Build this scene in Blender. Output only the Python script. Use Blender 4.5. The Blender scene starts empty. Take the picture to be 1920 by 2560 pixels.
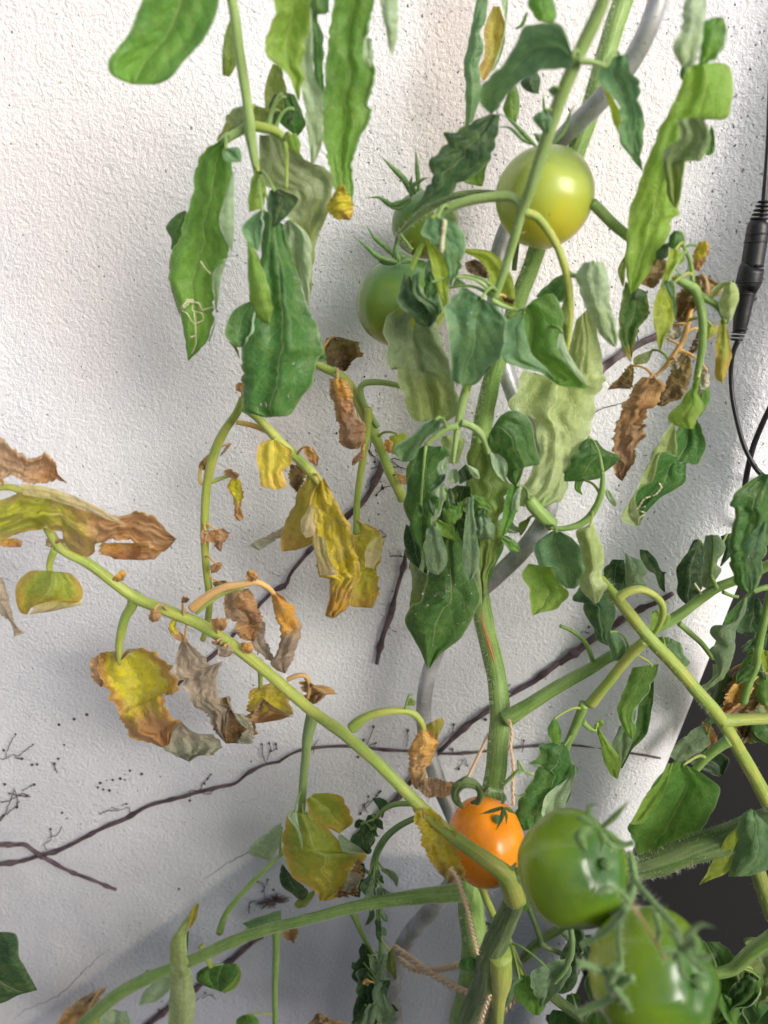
import bpy, math, random
from mathutils import Vector, noise as mnoise
from mathutils.bvhtree import BVHTree
S = bpy.context.scene
R = math.radians
random.seed(7)

# ---------------------------------------------------------------- camera
PITCH = 22.0
CAMZ = 1.5
cd = bpy.data.cameras.new('camera'); cam = bpy.data.objects.new('camera', cd)
S.collection.objects.link(cam); S.camera = cam
cd.sensor_fit = 'VERTICAL'; cd.sensor_height = 36; cd.lens = 26
cd.clip_start = .02; cd.clip_end = 200
cam.location = (0, 0, CAMZ); cam.rotation_euler = (R(90-PITCH), 0, 0)
cd.dof.use_dof = True; cd.dof.focus_distance = .425; cd.dof.aperture_fstop = 6.5

# ---------------------------------------------------------------- sky and sun
SUN = Vector((.74, -.80, .50)).normalized()          # direction towards the light
w = bpy.data.worlds.new('World'); S.world = w; w.use_nodes = True
wn = w.node_tree; wn.nodes.clear()
sky = wn.nodes.new('ShaderNodeTexSky'); sky.sky_type = 'NISHITA'; sky.sun_disc = False
sky.sun_elevation = math.asin(SUN.z); sky.sun_rotation = math.atan2(SUN.x, SUN.y)
sky.air_density = 1.0; sky.dust_density = 4.0; sky.ozone_density = 1.0
bg = wn.nodes.new('ShaderNodeBackground'); bg.inputs[1].default_value = .125
wo = wn.nodes.new('ShaderNodeOutputWorld')
hz = wn.nodes.new('ShaderNodeHueSaturation'); hz.inputs['Saturation'].default_value = .62     # thin high cloud
wn.links.new(sky.outputs[0], hz.inputs['Color']); wn.links.new(hz.outputs[0], bg.inputs[0]); wn.links.new(bg.outputs[0], wo.inputs[0])
sd = bpy.data.lights.new('sun', 'SUN'); sd.energy = 1.4; sd.angle = R(32); sd.color = (1, .985, .98)
so = bpy.data.objects.new('sun', sd); S.collection.objects.link(so)
so.rotation_euler = SUN.to_track_quat('Z', 'Y').to_euler(); so.location = (1, -1, 3)
S.view_settings.view_transform = 'Standard'; S.view_settings.look = 'None'
S.view_settings.gamma = 1; S.view_settings.use_curve_mapping = False
S.view_settings.exposure = 0.57
S.render.engine = 'CYCLES'

# ---------------------------------------------------------------- geometry of the view
F = 2560*26/36
CP, SP = math.cos(R(PITCH)), math.sin(R(PITCH))
D = .44                                                # metres from the lens to the wall, measured level
CAM = Vector((0, 0, CAMZ))
FW = Vector((0, CP, -SP)); UP = Vector((0, SP, CP)); RT = Vector((1, 0, 0))
def ray(px, py): return FW + RT*((px-960)/F) - UP*((py-1280)/F)
def wd(py): return D/(CP - SP*(py-1280)/F)
def P(px, py, g): return CAM + ray(px, py)*(wd(py)-g)  # g: metres in front of the wall plane, along the view
def mpp(py, g): return (wd(py)-g)/F
TL = {'N0': (0, 0, 1), 'A': (200, 0, 2.074), 'B': (840, 0, 2.514), 'C': (1320, 0, 2.765), 'D': (400, 480, 2.37), 'E': (850, 500, 2.37),
      'F': (1400, 560, 2.765), 'G': (0, 1060, 2.9625), 'H': (400, 900, 2.514), 'I': (940, 1000, 2.676), 'J': (1400, 1160, 3.19),
      'K': (200, 1400, 2.37), 'L': (0, 1740, 2.37), 'M': (600, 1700, 2.572), 'N': (940, 1660, 2.514), 'O': (1200, 1660, 2.304), 'Q': (860, 2100, 2.676)}
def pts(t, s):
    ox, oy, k = TL[t]; v = [float(a) for a in s.replace(',', ' ').split()]
    return [(ox+v[i]/k, oy+v[i+1]/k) for i in range(0, len(v), 2)]

# ---------------------------------------------------------------- objects
def link(o, parent=None):
    S.collection.objects.link(o)
    if parent: o.parent = parent
    return o
def tag(o, label=None, cat=None, group=None, kind=None):
    if label: o['label'] = label
    if cat: o['category'] = cat
    if group: o['group'] = group
    if kind: o['kind'] = kind
    return o
def empty(name, loc, label, cat, group=None):
    o = bpy.data.objects.new(name, None); o.location = loc; o.empty_display_size = .02
    return tag(link(o), label, cat, group)
class MB:
    def __init__(s): s.v = []; s.f = []; s.m = []; s.uv = []; s.mats = []
    def mi(s, m):
        if m not in s.mats: s.mats.append(m)
        return s.mats.index(m)
    def grid(s, rows, uvs, m, closed=False, flip=False):
        b = len(s.v); nr = len(rows); nc = len(rows[0]); k = s.mi(m)
        for r in rows: s.v.extend(r)
        cc = nc if closed else nc-1
        for i in range(nr-1):
            for j in range(cc):
                j2 = (j+1) % nc
                q = [(i, j), (i, j2), (i+1, j2), (i+1, j)]
                u = [uvs(i, j), uvs(i, j+1), uvs(i+1, j+1), uvs(i+1, j)]
                if flip: q.reverse(); u.reverse()
                s.f.append([b+a*nc+c for a, c in q]); s.uv.extend(u); s.m.append(k)
    def tri(s, a, b, c, m):
        n = len(s.v); s.v += [a, b, c]; s.f.append([n, n+1, n+2]); s.uv += [(0, 0)]*3; s.m.append(s.mi(m))
    def build(s, name, parent=None, base=None, smooth=True):
        me = bpy.data.meshes.new(name)
        vs = [Vector(p)-base for p in s.v] if base is not None else s.v
        me.from_pydata([tuple(p) for p in vs], [], s.f)
        ul = me.uv_layers.new(name='UVMap')
        for i, u in enumerate(s.uv): ul.data[i].uv = u
        for m in s.mats: me.materials.append(m)
        me.polygons.foreach_set('material_index', s.m)
        if smooth: me.polygons.foreach_set('use_smooth', [True]*len(s.f))
        me.update()
        return link(bpy.data.objects.new(name, me), parent)
def cr(p, t):                                          # Catmull-Rom through a list of tuples, t in 0..len-1
    i = min(int(t), len(p)-2); f = t-i
    a, b, c, d = p[max(i-1, 0)], p[i], p[i+1], p[min(i+2, len(p)-1)]
    return tuple(.5*(2*b[k]+(c[k]-a[k])*f+(2*a[k]-5*b[k]+4*c[k]-d[k])*f*f+(3*b[k]-a[k]-3*c[k]+d[k])*f**3) for k in range(len(b)))
def resample(p, n, sm=.5):
    if len(p) == 1: p = p*2
    fine = []
    for i in range(len(p)-1):
        for k in range(8):
            a = cr(p, i+k/8); f = k/8; l = tuple(p[i][q]*(1-f)+p[i+1][q]*f for q in (0, 1))
            fine.append(tuple(a[q]*sm+l[q]*(1-sm) for q in (0, 1)))
    fine.append(tuple(p[-1]))
    L = [0]
    for a, b in zip(fine, fine[1:]): L.append(L[-1]+math.hypot(b[0]-a[0], b[1]-a[1]))
    T = L[-1] or 1; out = []; j = 0
    for i in range(n):
        q = T*i/(n-1)
        while j < len(L)-2 and L[j+1] < q: j += 1
        e = (q-L[j])/((L[j+1]-L[j]) or 1); e = min(max(e, 0), 1)
        out.append(tuple(fine[j][k]*(1-e)+fine[j+1][k]*e for k in (0, 1)))
    return out
def tube(mb, P3, rad, m, sides=12, groove=0., seg=6, cap=True, knob=0.):
    """P3: world points, rad: radii in metres; smooth path, ribbed section"""
    q = [tuple(p)+(r,) for p, r in zip(P3, rad)]
    n = (len(q)-1)*seg+1
    c = [cr(q, i/seg) for i in range(n)]
    up = Vector((.1, -1, .2)); rows = []; tot = 0; lens = []
    for i, p in enumerate(c):
        a = Vector(c[max(i-1, 0)][:3]); b = Vector(c[min(i+1, n-1)][:3]); t = (b-a).normalized()
        x = t.cross(up).normalized(); y = x.cross(t).normalized(); up = y
        if i: tot += (Vector(p[:3])-Vector(c[i-1][:3])).length
        lens.append(tot)
        r0 = abs(p[3]); row = []
        for k in range(sides):
            an = 2*math.pi*k/sides
            r = r0*(1+groove*math.cos(5*an)+knob*mnoise.noise(Vector(p[:3])*90+Vector((math.cos(an), math.sin(an), 0))*.7))
            row.append(Vector(p[:3])+(x*math.cos(an)+y*math.sin(an))*r)
        rows.append(row)
    if cap:
        rows = [[Vector(c[0][:3])]*sides]+rows+[[Vector(c[-1][:3])]*sides]; lens = [0]+lens+[tot]
    mb.grid(rows, lambda i, j: (j/sides, lens[min(i, len(lens)-1)]*20), m, closed=True)
    return c
def ball(mb, c, r, m, sx=1, sy=1, sz=1, seg=10):
    rows = [[Vector(c)+Vector((r*sx*math.sin(math.pi*i/seg)*math.cos(2*math.pi*j/seg), r*sy*math.sin(math.pi*i/seg)*math.sin(2*math.pi*j/seg), r*sz*math.cos(math.pi*i/seg))) for j in range(seg)] for i in range(seg+1)]
    mb.grid(rows, lambda i, j: (i/seg, j/seg), m, closed=True, flip=True)

# ---------------------------------------------------------------- materials
def lin(c):
    return tuple(((v/255)/12.92 if v/255 <= .04045 else ((v/255+.055)/1.055)**2.4) for v in c)+(1,)
class NT:
    def __init__(s, name):
        s.m = bpy.data.materials.new(name); s.m.use_nodes = True; s.t = s.m.node_tree; s.t.nodes.clear()
    def n(s, typ, ins=None, **kw):
        d = s.t.nodes.new('ShaderNode'+typ)
        for k, v in kw.items(): setattr(d, k, v)
        for k, v in (ins or {}).items(): s.set(d.inputs[k], v)
        return d
    def set(s, i, v):
        if isinstance(v, bpy.types.NodeSocket): s.t.links.new(v, i)
        elif isinstance(v, bpy.types.Node): s.t.links.new(v.outputs[0], i)
        else: i.default_value = v
    def math(s, op, a, b=0., c=0., clamp=False):
        d = s.n('Math', operation=op, use_clamp=clamp); s.set(d.inputs[0], a); s.set(d.inputs[1], b)
        s.set(d.inputs[2], c); return d.outputs[0]
    def mix(s, f, a, b, typ='MIX'):
        d = s.n('Mix', data_type='RGBA', blend_type=typ, clamp_factor=True)
        s.set(d.inputs[0], f); s.set(d.inputs[6], a); s.set(d.inputs[7], b); return d.outputs[2]
    def ss(s, v, a, b, lo=0., hi=1.):
        d = s.n('MapRange', interpolation_type='SMOOTHSTEP'); s.set(d.inputs[0], v)
        for k, q in zip((1, 2, 3, 4), (a, b, lo, hi)): s.set(d.inputs[k], q)
        return d.outputs[0]
    def noise(s, v, sc, det=3., rough=.5, dist=0.):
        return s.n('TexNoise', {'Vector': v, 'Scale': sc, 'Detail': det, 'Roughness': rough, 'Distortion': dist})
    def out(s, sh): s.n('OutputMaterial', {'Surface': sh}); return s.m
_lm = {}
def leaf_mat(name, c0, c1, ce, cb, c1at=.55, edge=.0, dry=0., gloss=.42, vein=.5, trans=.34):
    """upper side runs from c0 (base) to c1 (tip) with ce along the margin; cb is the underside"""
    if name in _lm: return _lm[name]
    t = NT(name)
    uv = t.n('UVMap'); sep = t.n('SeparateXYZ', {0: uv.outputs[0]})
    u, v = sep.outputs[0], sep.outputs[1]
    co = t.n('TexCoord').outputs['Object']; rnd = t.n('ObjectInfo').outputs['Random']
    big = t.noise(co, 70, 4, .6, .6).outputs[0]; mid = t.noise(co, 260, 4, .6).outputs[0]; fin = t.noise(co, 1500, 2, .5).outputs[0]
    sA = t.math('ABSOLUTE', t.math('MULTIPLY_ADD', v, 2., -1.))
    tt = t.math('ADD', u, t.math('MULTIPLY_ADD', big, .7, -.35))
    col = t.mix(t.ss(tt, c1at-.16, c1at+.16), lin(c0), lin(c1))
    ed = t.math('ADD', sA, t.math('MULTIPLY_ADD', big, .9, -.45))
    col = t.mix(t.math('MULTIPLY', t.ss(ed, .55, .95), edge), col, lin(ce))
    col = t.mix(t.ss(sA, .93, .985, 0., .45), col, t.mix(.5, col, (.62, .66, .42, 1)))
    # veins: midrib, curved laterals, fine net
    rib = t.ss(sA, .012, .045, 1., 0.)
    ph = t.math('FRACT', t.math('ADD', t.math('MULTIPLY', u, 7.), t.math('MULTIPLY_ADD', t.math('POWER', sA, 1.3), -2.1, 30.)))
    lat = t.ss(t.math('ABSOLUTE', t.math('ADD', ph, -.5)), .01, .07, .8, 0.)
    lat = t.math('MULTIPLY', lat, t.ss(sA, .75, .95, 1., 0.))
    vo = t.n('TexVoronoi', {'Vector': co, 'Scale': 330.}, feature='DISTANCE_TO_EDGE').outputs[0]
    net = t.ss(vo, .0, .12, 1., 0.)
    lat = t.math('MULTIPLY', lat, t.ss(mid, .35, .6, .25, 1.))
    vn = t.math('MAXIMUM', rib, t.math('MULTIPLY', lat, .5))
    vn2 = t.math('MAXIMUM', vn, t.math('MULTIPLY', net, .12))
    light = t.mix(.40, col, (.62, .68, .34, 1)) if not dry else t.mix(.35, col, (.45, .30, .16, 1))
    col = t.mix(t.math('MULTIPLY', vn2, vein), col, light)
    md2 = t.noise(co, 110, 5, .65, 1.).outputs[0]
    if not dry: col = t.mix(t.ss(md2, .46, .66, 0., .45), col, t.mix(.6, col, (.20, .30, .06, 1)))
    else:
        col = t.mix(t.ss(md2, .42, .62, 0., .4), col, t.mix(.7, col, (.42, .33, .24, 1))); col = t.mix(t.ss(mid, .56, .7, 0., .35), col, t.mix(.75, col, (.14, .06, .025, 1)))
    hv = t.n('HueSaturation', {'Hue': t.math('MULTIPLY_ADD', rnd, .016, .506 if dry else .488), 'Value': t.math('MULTIPLY_ADD', mid, .8, t.math('MULTIPLY_ADD', rnd, .2, .72 if dry else .58)), 'Saturation': 1. if dry else .9, 'Color': col})
    cbk = t.mix(t.ss(tt, c1at-.2, c1at+.25), lin(cb), t.mix(.35, lin(cb), lin(c1)))
    cbk = t.mix(t.math('MULTIPLY', vn2, vein), cbk, t.mix(.5, cbk, (.72, .78, .58, 1)))
    hb = t.n('HueSaturation', {'Value': t.math('MULTIPLY_ADD', mid, .5, .76), 'Color': cbk})
    bf = t.n('NewGeometry').outputs['Backfacing']
    c = t.mix(bf, hv.outputs[0], hb.outputs[0])
    hgt = t.math('ADD', t.math('MULTIPLY', vn, -.5), t.math('MULTIPLY', net, -.25))
    hgt = t.math('ADD', hgt, t.math('MULTIPLY', mid, 1.2 if dry else .55)); hgt = t.math('ADD', hgt, t.math('MULTIPLY', fin, .15))
    hgt = t.math('ADD', hgt, t.math('MULTIPLY', md2, 1.1 if dry else .6))
    bm = t.n('Bump', {'Strength': .8 if dry else .6, 'Distance': .0011 if dry else .0009, 'Height': hgt})
    p = t.n('BsdfPrincipled', {'Base Color': c, 'Roughness': t.math('MULTIPLY_ADD', fin, .25, gloss-.06), 'IOR': 1.5, 'Normal': bm})
    tc = t.n('HueSaturation', {'Saturation': .9 if dry else 1.1, 'Value': 1.25, 'Hue': .5 if dry else .489, 'Color': c})
    tr = t.n('BsdfTranslucent', {'Color': tc, 'Normal': bm})
    sh = t.n('MixShader', {0: trans, 1: p, 2: tr})
    _lm[name] = t.out(sh); return _lm[name]
G0 = dict(
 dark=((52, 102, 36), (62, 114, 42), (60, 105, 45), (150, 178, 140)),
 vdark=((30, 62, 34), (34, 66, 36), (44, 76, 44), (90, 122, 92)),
 green=((84, 134, 44), (102, 152, 50), (84, 130, 60), (160, 190, 140)),
 teal=((84, 128, 82), (94, 136, 82), (110, 148, 106), (162, 186, 160)),
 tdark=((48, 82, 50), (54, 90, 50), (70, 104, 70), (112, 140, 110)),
 grey=((104, 134, 98), (110, 136, 96), (120, 148, 112), (140, 160, 130)),
 lime=((112, 154, 44), (128, 166, 52), (140, 170, 70), (172, 190, 112)),
 lbright=((156, 180, 34), (150, 176, 46), (160, 180, 60), (180, 196, 110)),
 pale=((158, 186, 146), (150, 178, 130), (172, 196, 160), (172, 194, 160)),
 under=((150, 170, 96), (166, 184, 122), (176, 194, 140), (170, 190, 130)),
 gol=((118, 138, 92), (122, 140, 66), (140, 160, 110), (150, 168, 110)),
 olive=((98, 124, 46), (108, 130, 48), (120, 140, 60), (150, 162, 96)))
def ST(k):
    if k in _lm: return _lm[k]
    if k in G0:
        a = G0[k]; return leaf_mat(k, a[0], a[1], a[2], a[3], edge=.5, trans=.48 if k in ('lime', 'lbright', 'green') else .36, vein=.8 if k in ('under', 'pale') else .5)
    Y = dict(
     gytip=((66, 112, 44), (172, 150, 50), (120, 130, 50), (140, 160, 90), .82, .3, 0),
     yellow=((204, 186, 30), (200, 170, 40), (206, 150, 50), (206, 200, 120), .6, .5, 0),
     ygreen=((142, 158, 36), (176, 164, 36), (196, 150, 50), (176, 184, 110), .6, .6, 0),
     yolive=((158, 150, 44), (176, 150, 60), (160, 140, 90), (180, 174, 120), .7, .4, 0),
     yor=((196, 178, 40), (196, 150, 56), (190, 134, 60), (206, 190, 130), .72, .4, 1),
     ybrown=((204, 188, 28), (178, 124, 84), (176, 120, 60), (190, 176, 140), .62, 1., 1),
     ypap=((196, 176, 44), (150, 128, 84), (186, 140, 60), (200, 184, 140), .8, .7, 1),
     ygb=((172, 172, 48), (184, 136, 94), (186, 140, 84), (190, 180, 120), .42, .5, 1),
     orange=((206, 150, 70), (180, 124, 84), (190, 140, 96), (200, 160, 110), .55, .5, 1),
     obrown=((172, 124, 82), (146, 104, 78), (190, 144, 92), (178, 156, 130), .5, .6, 1),
     brown=((134, 96, 58), (112, 76, 46), (160, 122, 60), (160, 134, 104), .5, .5, 1),
     obrn2=((126, 104, 56), (110, 80, 44), (150, 120, 60), (150, 130, 90), .5, .5, 1),
     tan=((172, 140, 112), (176, 128, 84), (190, 156, 120), (186, 162, 136), .5, .6, 1),
     tanor=((214, 160, 84), (206, 160, 110), (190, 120, 60), (220, 190, 150), .5, .5, 1),
     paper=((166, 148, 134), (156, 140, 124), (176, 160, 144), (180, 168, 152), .5, .4, 1),
     papgrn=((170, 160, 142), (158, 162, 138), (176, 170, 150), (180, 176, 156), .5, .4, 1),
     cream=((198, 190, 120), (190, 176, 130), (206, 196, 150), (210, 200, 150), .5, .4, 0),
     ogrey=((214, 150, 50), (160, 142, 124), (170, 146, 120), (180, 164, 144), .45, .4, 1),
     dkbrown=((92, 66, 44), (74, 52, 40), (110, 80, 50), (110, 90, 70), .5, .4, 1))
    a = Y[k]; return leaf_mat(k, a[0], a[1], a[2], a[3], c1at=a[4], edge=a[5], dry=a[6], gloss=.52, trans=.38)

def stem_mat(name, c0, c1, hairy=.15, sc=60, rough=.5, bark=False):
    t = NT(name); co = t.n('TexCoord').outputs['Object']; uv = t.n('UVMap').outputs[0]
    sp = t.n('SeparateXYZ', {0: uv})
    st = t.n('CombineXYZ', {0: t.math('MULTIPLY', sp.outputs[0], 16.), 1: t.math('MULTIPLY', sp.outputs[1], 1.2), 2: 0.})
    a = t.noise(co, sc, 3, .6).outputs[0]; s2 = t.noise(st, 1.6, 3, .55).outputs[0]; f = t.noise(co, 900, 3).outputs[0]
    c = t.mix(t.ss(a, .35, .65), lin(c0), lin(c1))
    c = t.mix(t.ss(s2, .40, .62, 0., .28), c, t.mix(.5, c, (.30, .26, .27, 1) if bark else (.62, .70, .36, 1)))
    c = t.mix(t.ss(f, .56, .72, 0., .35), c, (.02, .012, .012, 1) if bark else (.10, .13, .03, 1))
    b = t.n('Bump', {'Strength': .6, 'Distance': .0007, 'Height': t.math('ADD', s2, t.math('MULTIPLY', f, .4))})
    p = t.n('BsdfPrincipled', {'Base Color': c, 'Roughness': rough, 'Normal': b, 'Sheen Weight': hairy, 'Sheen Roughness': .4, 'Subsurface Weight': .12, 'Subsurface Scale': .003})
    p.inputs['Subsurface Radius'].default_value = (1, 1, .3)
    return t.out(p)
SM = dict(g=stem_mat('stem_green', (104, 140, 58), (124, 156, 76)), gy=stem_mat('stem_yellow_green', (136, 160, 62), (164, 170, 72)),
          y=stem_mat('stem_yellow', (188, 172, 74), (196, 158, 76)), d=stem_mat('stem_dark_green', (62, 88, 38), (84, 110, 46), .2),
          o=stem_mat('stem_olive', (110, 124, 40), (130, 140, 60)), p=stem_mat('stem_pale', (140, 168, 100), (130, 158, 84)),
          t=stem_mat('stem_teal', (88, 128, 66), (112, 146, 84), .3), b=stem_mat('stem_tan', (190, 150, 100), (206, 160, 90)),
          f=stem_mat('vine_bark', (62, 42, 48), (96, 76, 80), .0, 120, .7, True), f2=stem_mat('vine_bark_grey', (82, 62, 66), (120, 106, 110), .0, 120, .8, True))
def simple(name, c, rough=.5, metal=0., spec=.5, bump=0., bs=400):
    t = NT(name); ins = {'Base Color': lin(c), 'Roughness': rough, 'Metallic': metal, 'Specular IOR Level': spec}
    co = t.n('TexCoord').outputs['Object']; nz = t.noise(co, bs, 4).outputs[0]
    ins['Base Color'] = t.mix(t.ss(nz, .3, .7, 0., .35), lin(c), tuple(v*.6 for v in lin(c)[:3])+(1,))
    if bump: ins['Normal'] = t.n('Bump', {'Strength': bump, 'Distance': .0006, 'Height': nz})
    return t.out(t.n('BsdfPrincipled', ins))
HAIR = simple('stem_hair', (206, 214, 180), .6)
BLACK = simple('cable_rubber', (24, 25, 30), .42, bump=.2)
PODM = simple('tendril_pad', (74, 40, 42), .6, bump=.3)

# ---------------------------------------------------------------- wall
ex = lambda z: PX(z)+.042              # x of the wall's right edge at height z
PX = lambda z: .190 + (z-(CAMZ-.214))*.175             # x of the crest of the rounded casing at the wall's right end
def bump(x, z):
    c = PX(z)
    if x > c: return 0. if x > c+.042 else math.sqrt(max(.042**2-(x-c)**2, 0))
    q = (c-x)/.056
    return (.042*(.5+.5*math.cos(math.pi*q)) if q < 1 else 0.)
def W(px, py, off=0.):
    p = P(px, py, off); d = ray(px, py)
    for _ in range(4):
        q = bump(p.x, p.z); p = CAM+d*(wd(py)-off-q/d.y)
    return p
def wall():
    t = NT('painted_render'); co = t.n('TexCoord').outputs['Object']; sp = t.n('SeparateXYZ', {0: co}); X, Z = sp.outputs[0], sp.outputs[2]
    n1 = t.noise(co, 420, 4, .6, .2).outputs[0]; n2 = t.noise(co, 1100, 3, .6).outputs[0]; n3 = t.noise(co, 9, 5, .6).outputs[0]; n4 = t.noise(co, 40, 4, .6).outputs[0]
    def blob(px, py, a, b):
        c = P(px, py, 0)
        dx = t.math('DIVIDE', t.math('SUBTRACT', X, c.x), a); dz = t.math('DIVIDE', t.math('SUBTRACT', Z, c.z), b)
        r = t.math('ADD', t.math('MULTIPLY', dx, dx), t.math('MULTIPLY', dz, dz))
        r = t.math('ADD', r, t.math('MULTIPLY_ADD', n4, 1.2, -.6))
        return t.ss(r, .1, 1.5, 1., 0.)
    base = t.mix(t.ss(n3, .35, .7), lin((230, 230, 233)), lin((219, 220, 225)))
    dirty = t.math('MAXIMUM', blob(1130, 250, .022, .075), t.math('MULTIPLY', blob(1060, 900, .03, .06), .6))
    dens = t.math('MAXIMUM', t.math('MAXIMUM', blob(1650, 330, .17, .12), blob(1080, 420, .07, .15)), t.math('MULTIPLY', blob(1000, 900, .1, .12), .9))
    base = t.mix(t.math('MULTIPLY', dirty, .55), base, lin((150, 128, 104)))
    pk = t.math('MAXIMUM', t.math('MAXIMUM', blob(250, 500, .07, .12), blob(700, 1000, .03, .05)), blob(1300, 400, .1, .1))
    base = t.mix(t.math('MULTIPLY', pk, .5), base, lin((232, 223, 221)))
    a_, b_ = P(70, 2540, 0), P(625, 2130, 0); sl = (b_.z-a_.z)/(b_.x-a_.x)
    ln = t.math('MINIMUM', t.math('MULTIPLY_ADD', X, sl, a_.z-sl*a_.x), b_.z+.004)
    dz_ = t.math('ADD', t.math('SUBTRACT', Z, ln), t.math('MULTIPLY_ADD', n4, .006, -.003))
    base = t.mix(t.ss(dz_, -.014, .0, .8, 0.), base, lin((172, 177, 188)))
    # pits and specks of dirt in the stucco
    mp = t.n('Mapping', {'Vector': co, 'Scale': (1, 1, .8), 'Rotation': (0, .5, 0)})
    vo = t.n('TexVoronoi', {'Vector': t.n('VectorMath', {0: mp, 1: t.n('VectorMath', {0: t.noise(co, 500, 2).outputs[1], 1: (.0018, .0018, .0018)}, operation='MULTIPLY')}, operation='ADD'), 'Scale': 420.})
    cs = t.n('SeparateXYZ', {0: vo.outputs['Color']})
    thr = t.math('MULTIPLY_ADD', dens, -.40, .92)
    on = t.math('GREATER_THAN', cs.outputs[0], thr)
    sz = t.math('MULTIPLY_ADD', cs.outputs[1], .18, .12)
    sk = t.math('MULTIPLY', on, t.ss(t.math('SUBTRACT', vo.outputs['Distance'], sz), -.08, .05, 1., 0.))
    base = t.mix(t.math('MULTIPLY', sk, t.math('MULTIPLY_ADD', cs.outputs[2], .6, .32)), base, lin((80, 72, 76)))
    h = t.math('ADD', t.math('MULTIPLY', n1, 1.), t.math('MULTIPLY', n2, .35)); h = t.math('ADD', h, t.math('MULTIPLY', sk, -.5))
    h = t.math('ADD', h, t.math('MULTIPLY', n4, 1.2))
    b = t.n('Bump', {'Strength': 1., 'Distance': .0014, 'Height': h})
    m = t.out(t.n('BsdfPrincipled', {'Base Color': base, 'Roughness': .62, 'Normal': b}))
    prof = []
    for z in [0., .5]+[.7+i*.02 for i in range(60)]+[2.2, 3.]:
        c = PX(z); row = []
        for x in [-1.6, -1.2, -.8, -.5]+[-.4+i*.04 for i in range(11)]:
            row.append(Vector((x+(0 if x < 0 else 0), D+.0015*mnoise.noise(Vector((x*9, z*7, 1))), z)))
        for k in range(1, 41):                           # from x = 0 to the crest of the pipe casing
            x = c*k/40; row.append(Vector((x, D-bump(x, z), z)))
        for k in range(1, 17):
            a = math.pi/2*k/16
            row.append(Vector((c+.042*math.sin(a), D-.042*math.cos(a), z)))
        row.append(Vector((c+.0421, D+.3, z))); prof.append(row)
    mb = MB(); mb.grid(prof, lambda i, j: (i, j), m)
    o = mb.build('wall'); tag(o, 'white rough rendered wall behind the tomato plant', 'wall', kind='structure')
    ck = simple('crack_shadow', (96, 98, 104), .9)
    mb = MB(); rnd = random.Random(3)
    a = resample(pts('L', '60,1943 150,1860 350,1775 430,1690 520,1610 600,1530 690,1460 790,1360 850,1310 960,1240 1060,1160 1200,1090 1330,1000 1480,925'), 60)
    a = [(x+rnd.uniform(-3, 3), y+rnd.uniform(-3, 3)) for x, y in a]
    tube(mb, [W(x, y, .0002) for x, y in a], [.0003+.0003*max(0, mnoise.noise(Vector((x/60, y/60, 0)))+.2) for x, y in a], ck, sides=4, seg=1)
    mb.build('crack', o)
    return o
wall()
fm = simple('floor_concrete', (120, 118, 114), .85, bump=.5, bs=60)
mb = MB(); mb.grid([[Vector((x, y, 0)) for x in (-6, 6)] for y in (-6, 6)], lambda i, j: (i, j), fm); tag(mb.build('floor'), 'grey concrete balcony floor below the plant', 'floor', kind='structure')
def box(mb, x0, x1, y0, y1, z0, z1, m):
    v = [Vector((x, y, z)) for z in (z0, z1) for x, y in ((x0, y0), (x1, y0), (x1, y1), (x0, y1))]; n = len(mb.v); mb.v += v; k = mb.mi(m)
    for f in ((0, 3, 2, 1), (4, 5, 6, 7), (0, 1, 5, 4), (1, 2, 6, 5), (2, 3, 7, 6), (3, 0, 4, 7)): mb.f.append([n+i for i in f]); mb.uv += [(0, 0)]*4; mb.m.append(k)
dk = empty('dark_panel', (.6, .52, 0), 'charcoal dark panel beyond the right edge of the white wall', 'panel')
DM = simple('charcoal_paint', (19, 20, 23), .55, bump=.15); DE = simple('dark_green_trim', (58, 84, 78), .4)
mb = MB(); box(mb, ex(0)-.15-.6, 1.8-.6, 0.0+.03, .07, 0, 2.6, DM); mb.build('panel_board', dk, smooth=False)
mb = MB()
tube(mb, [Vector((ex(z*.2)+.006-.6, .0, z*.2)) for z in range(1, 13)], [.0035]*12, DE, sides=6, seg=1); mb.build('edge_trim', dk)

# added out of view: solid wall behind the camera, shading the lower render
PM = simple('shade_wall_render', (176, 172, 168), .8, bump=.4, bs=90)
mb = MB(); box(mb, -3, .95, -.75, -.60, 0, 1.55, PM); box(mb, -3.02, .97, -.77, -.58, 1.5501, 1.60, PM)
tag(mb.build('shade_wall', smooth=False), 'unseen pale wall added behind the camera to shade the lower wall', 'light blocker', kind='structure')

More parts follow.
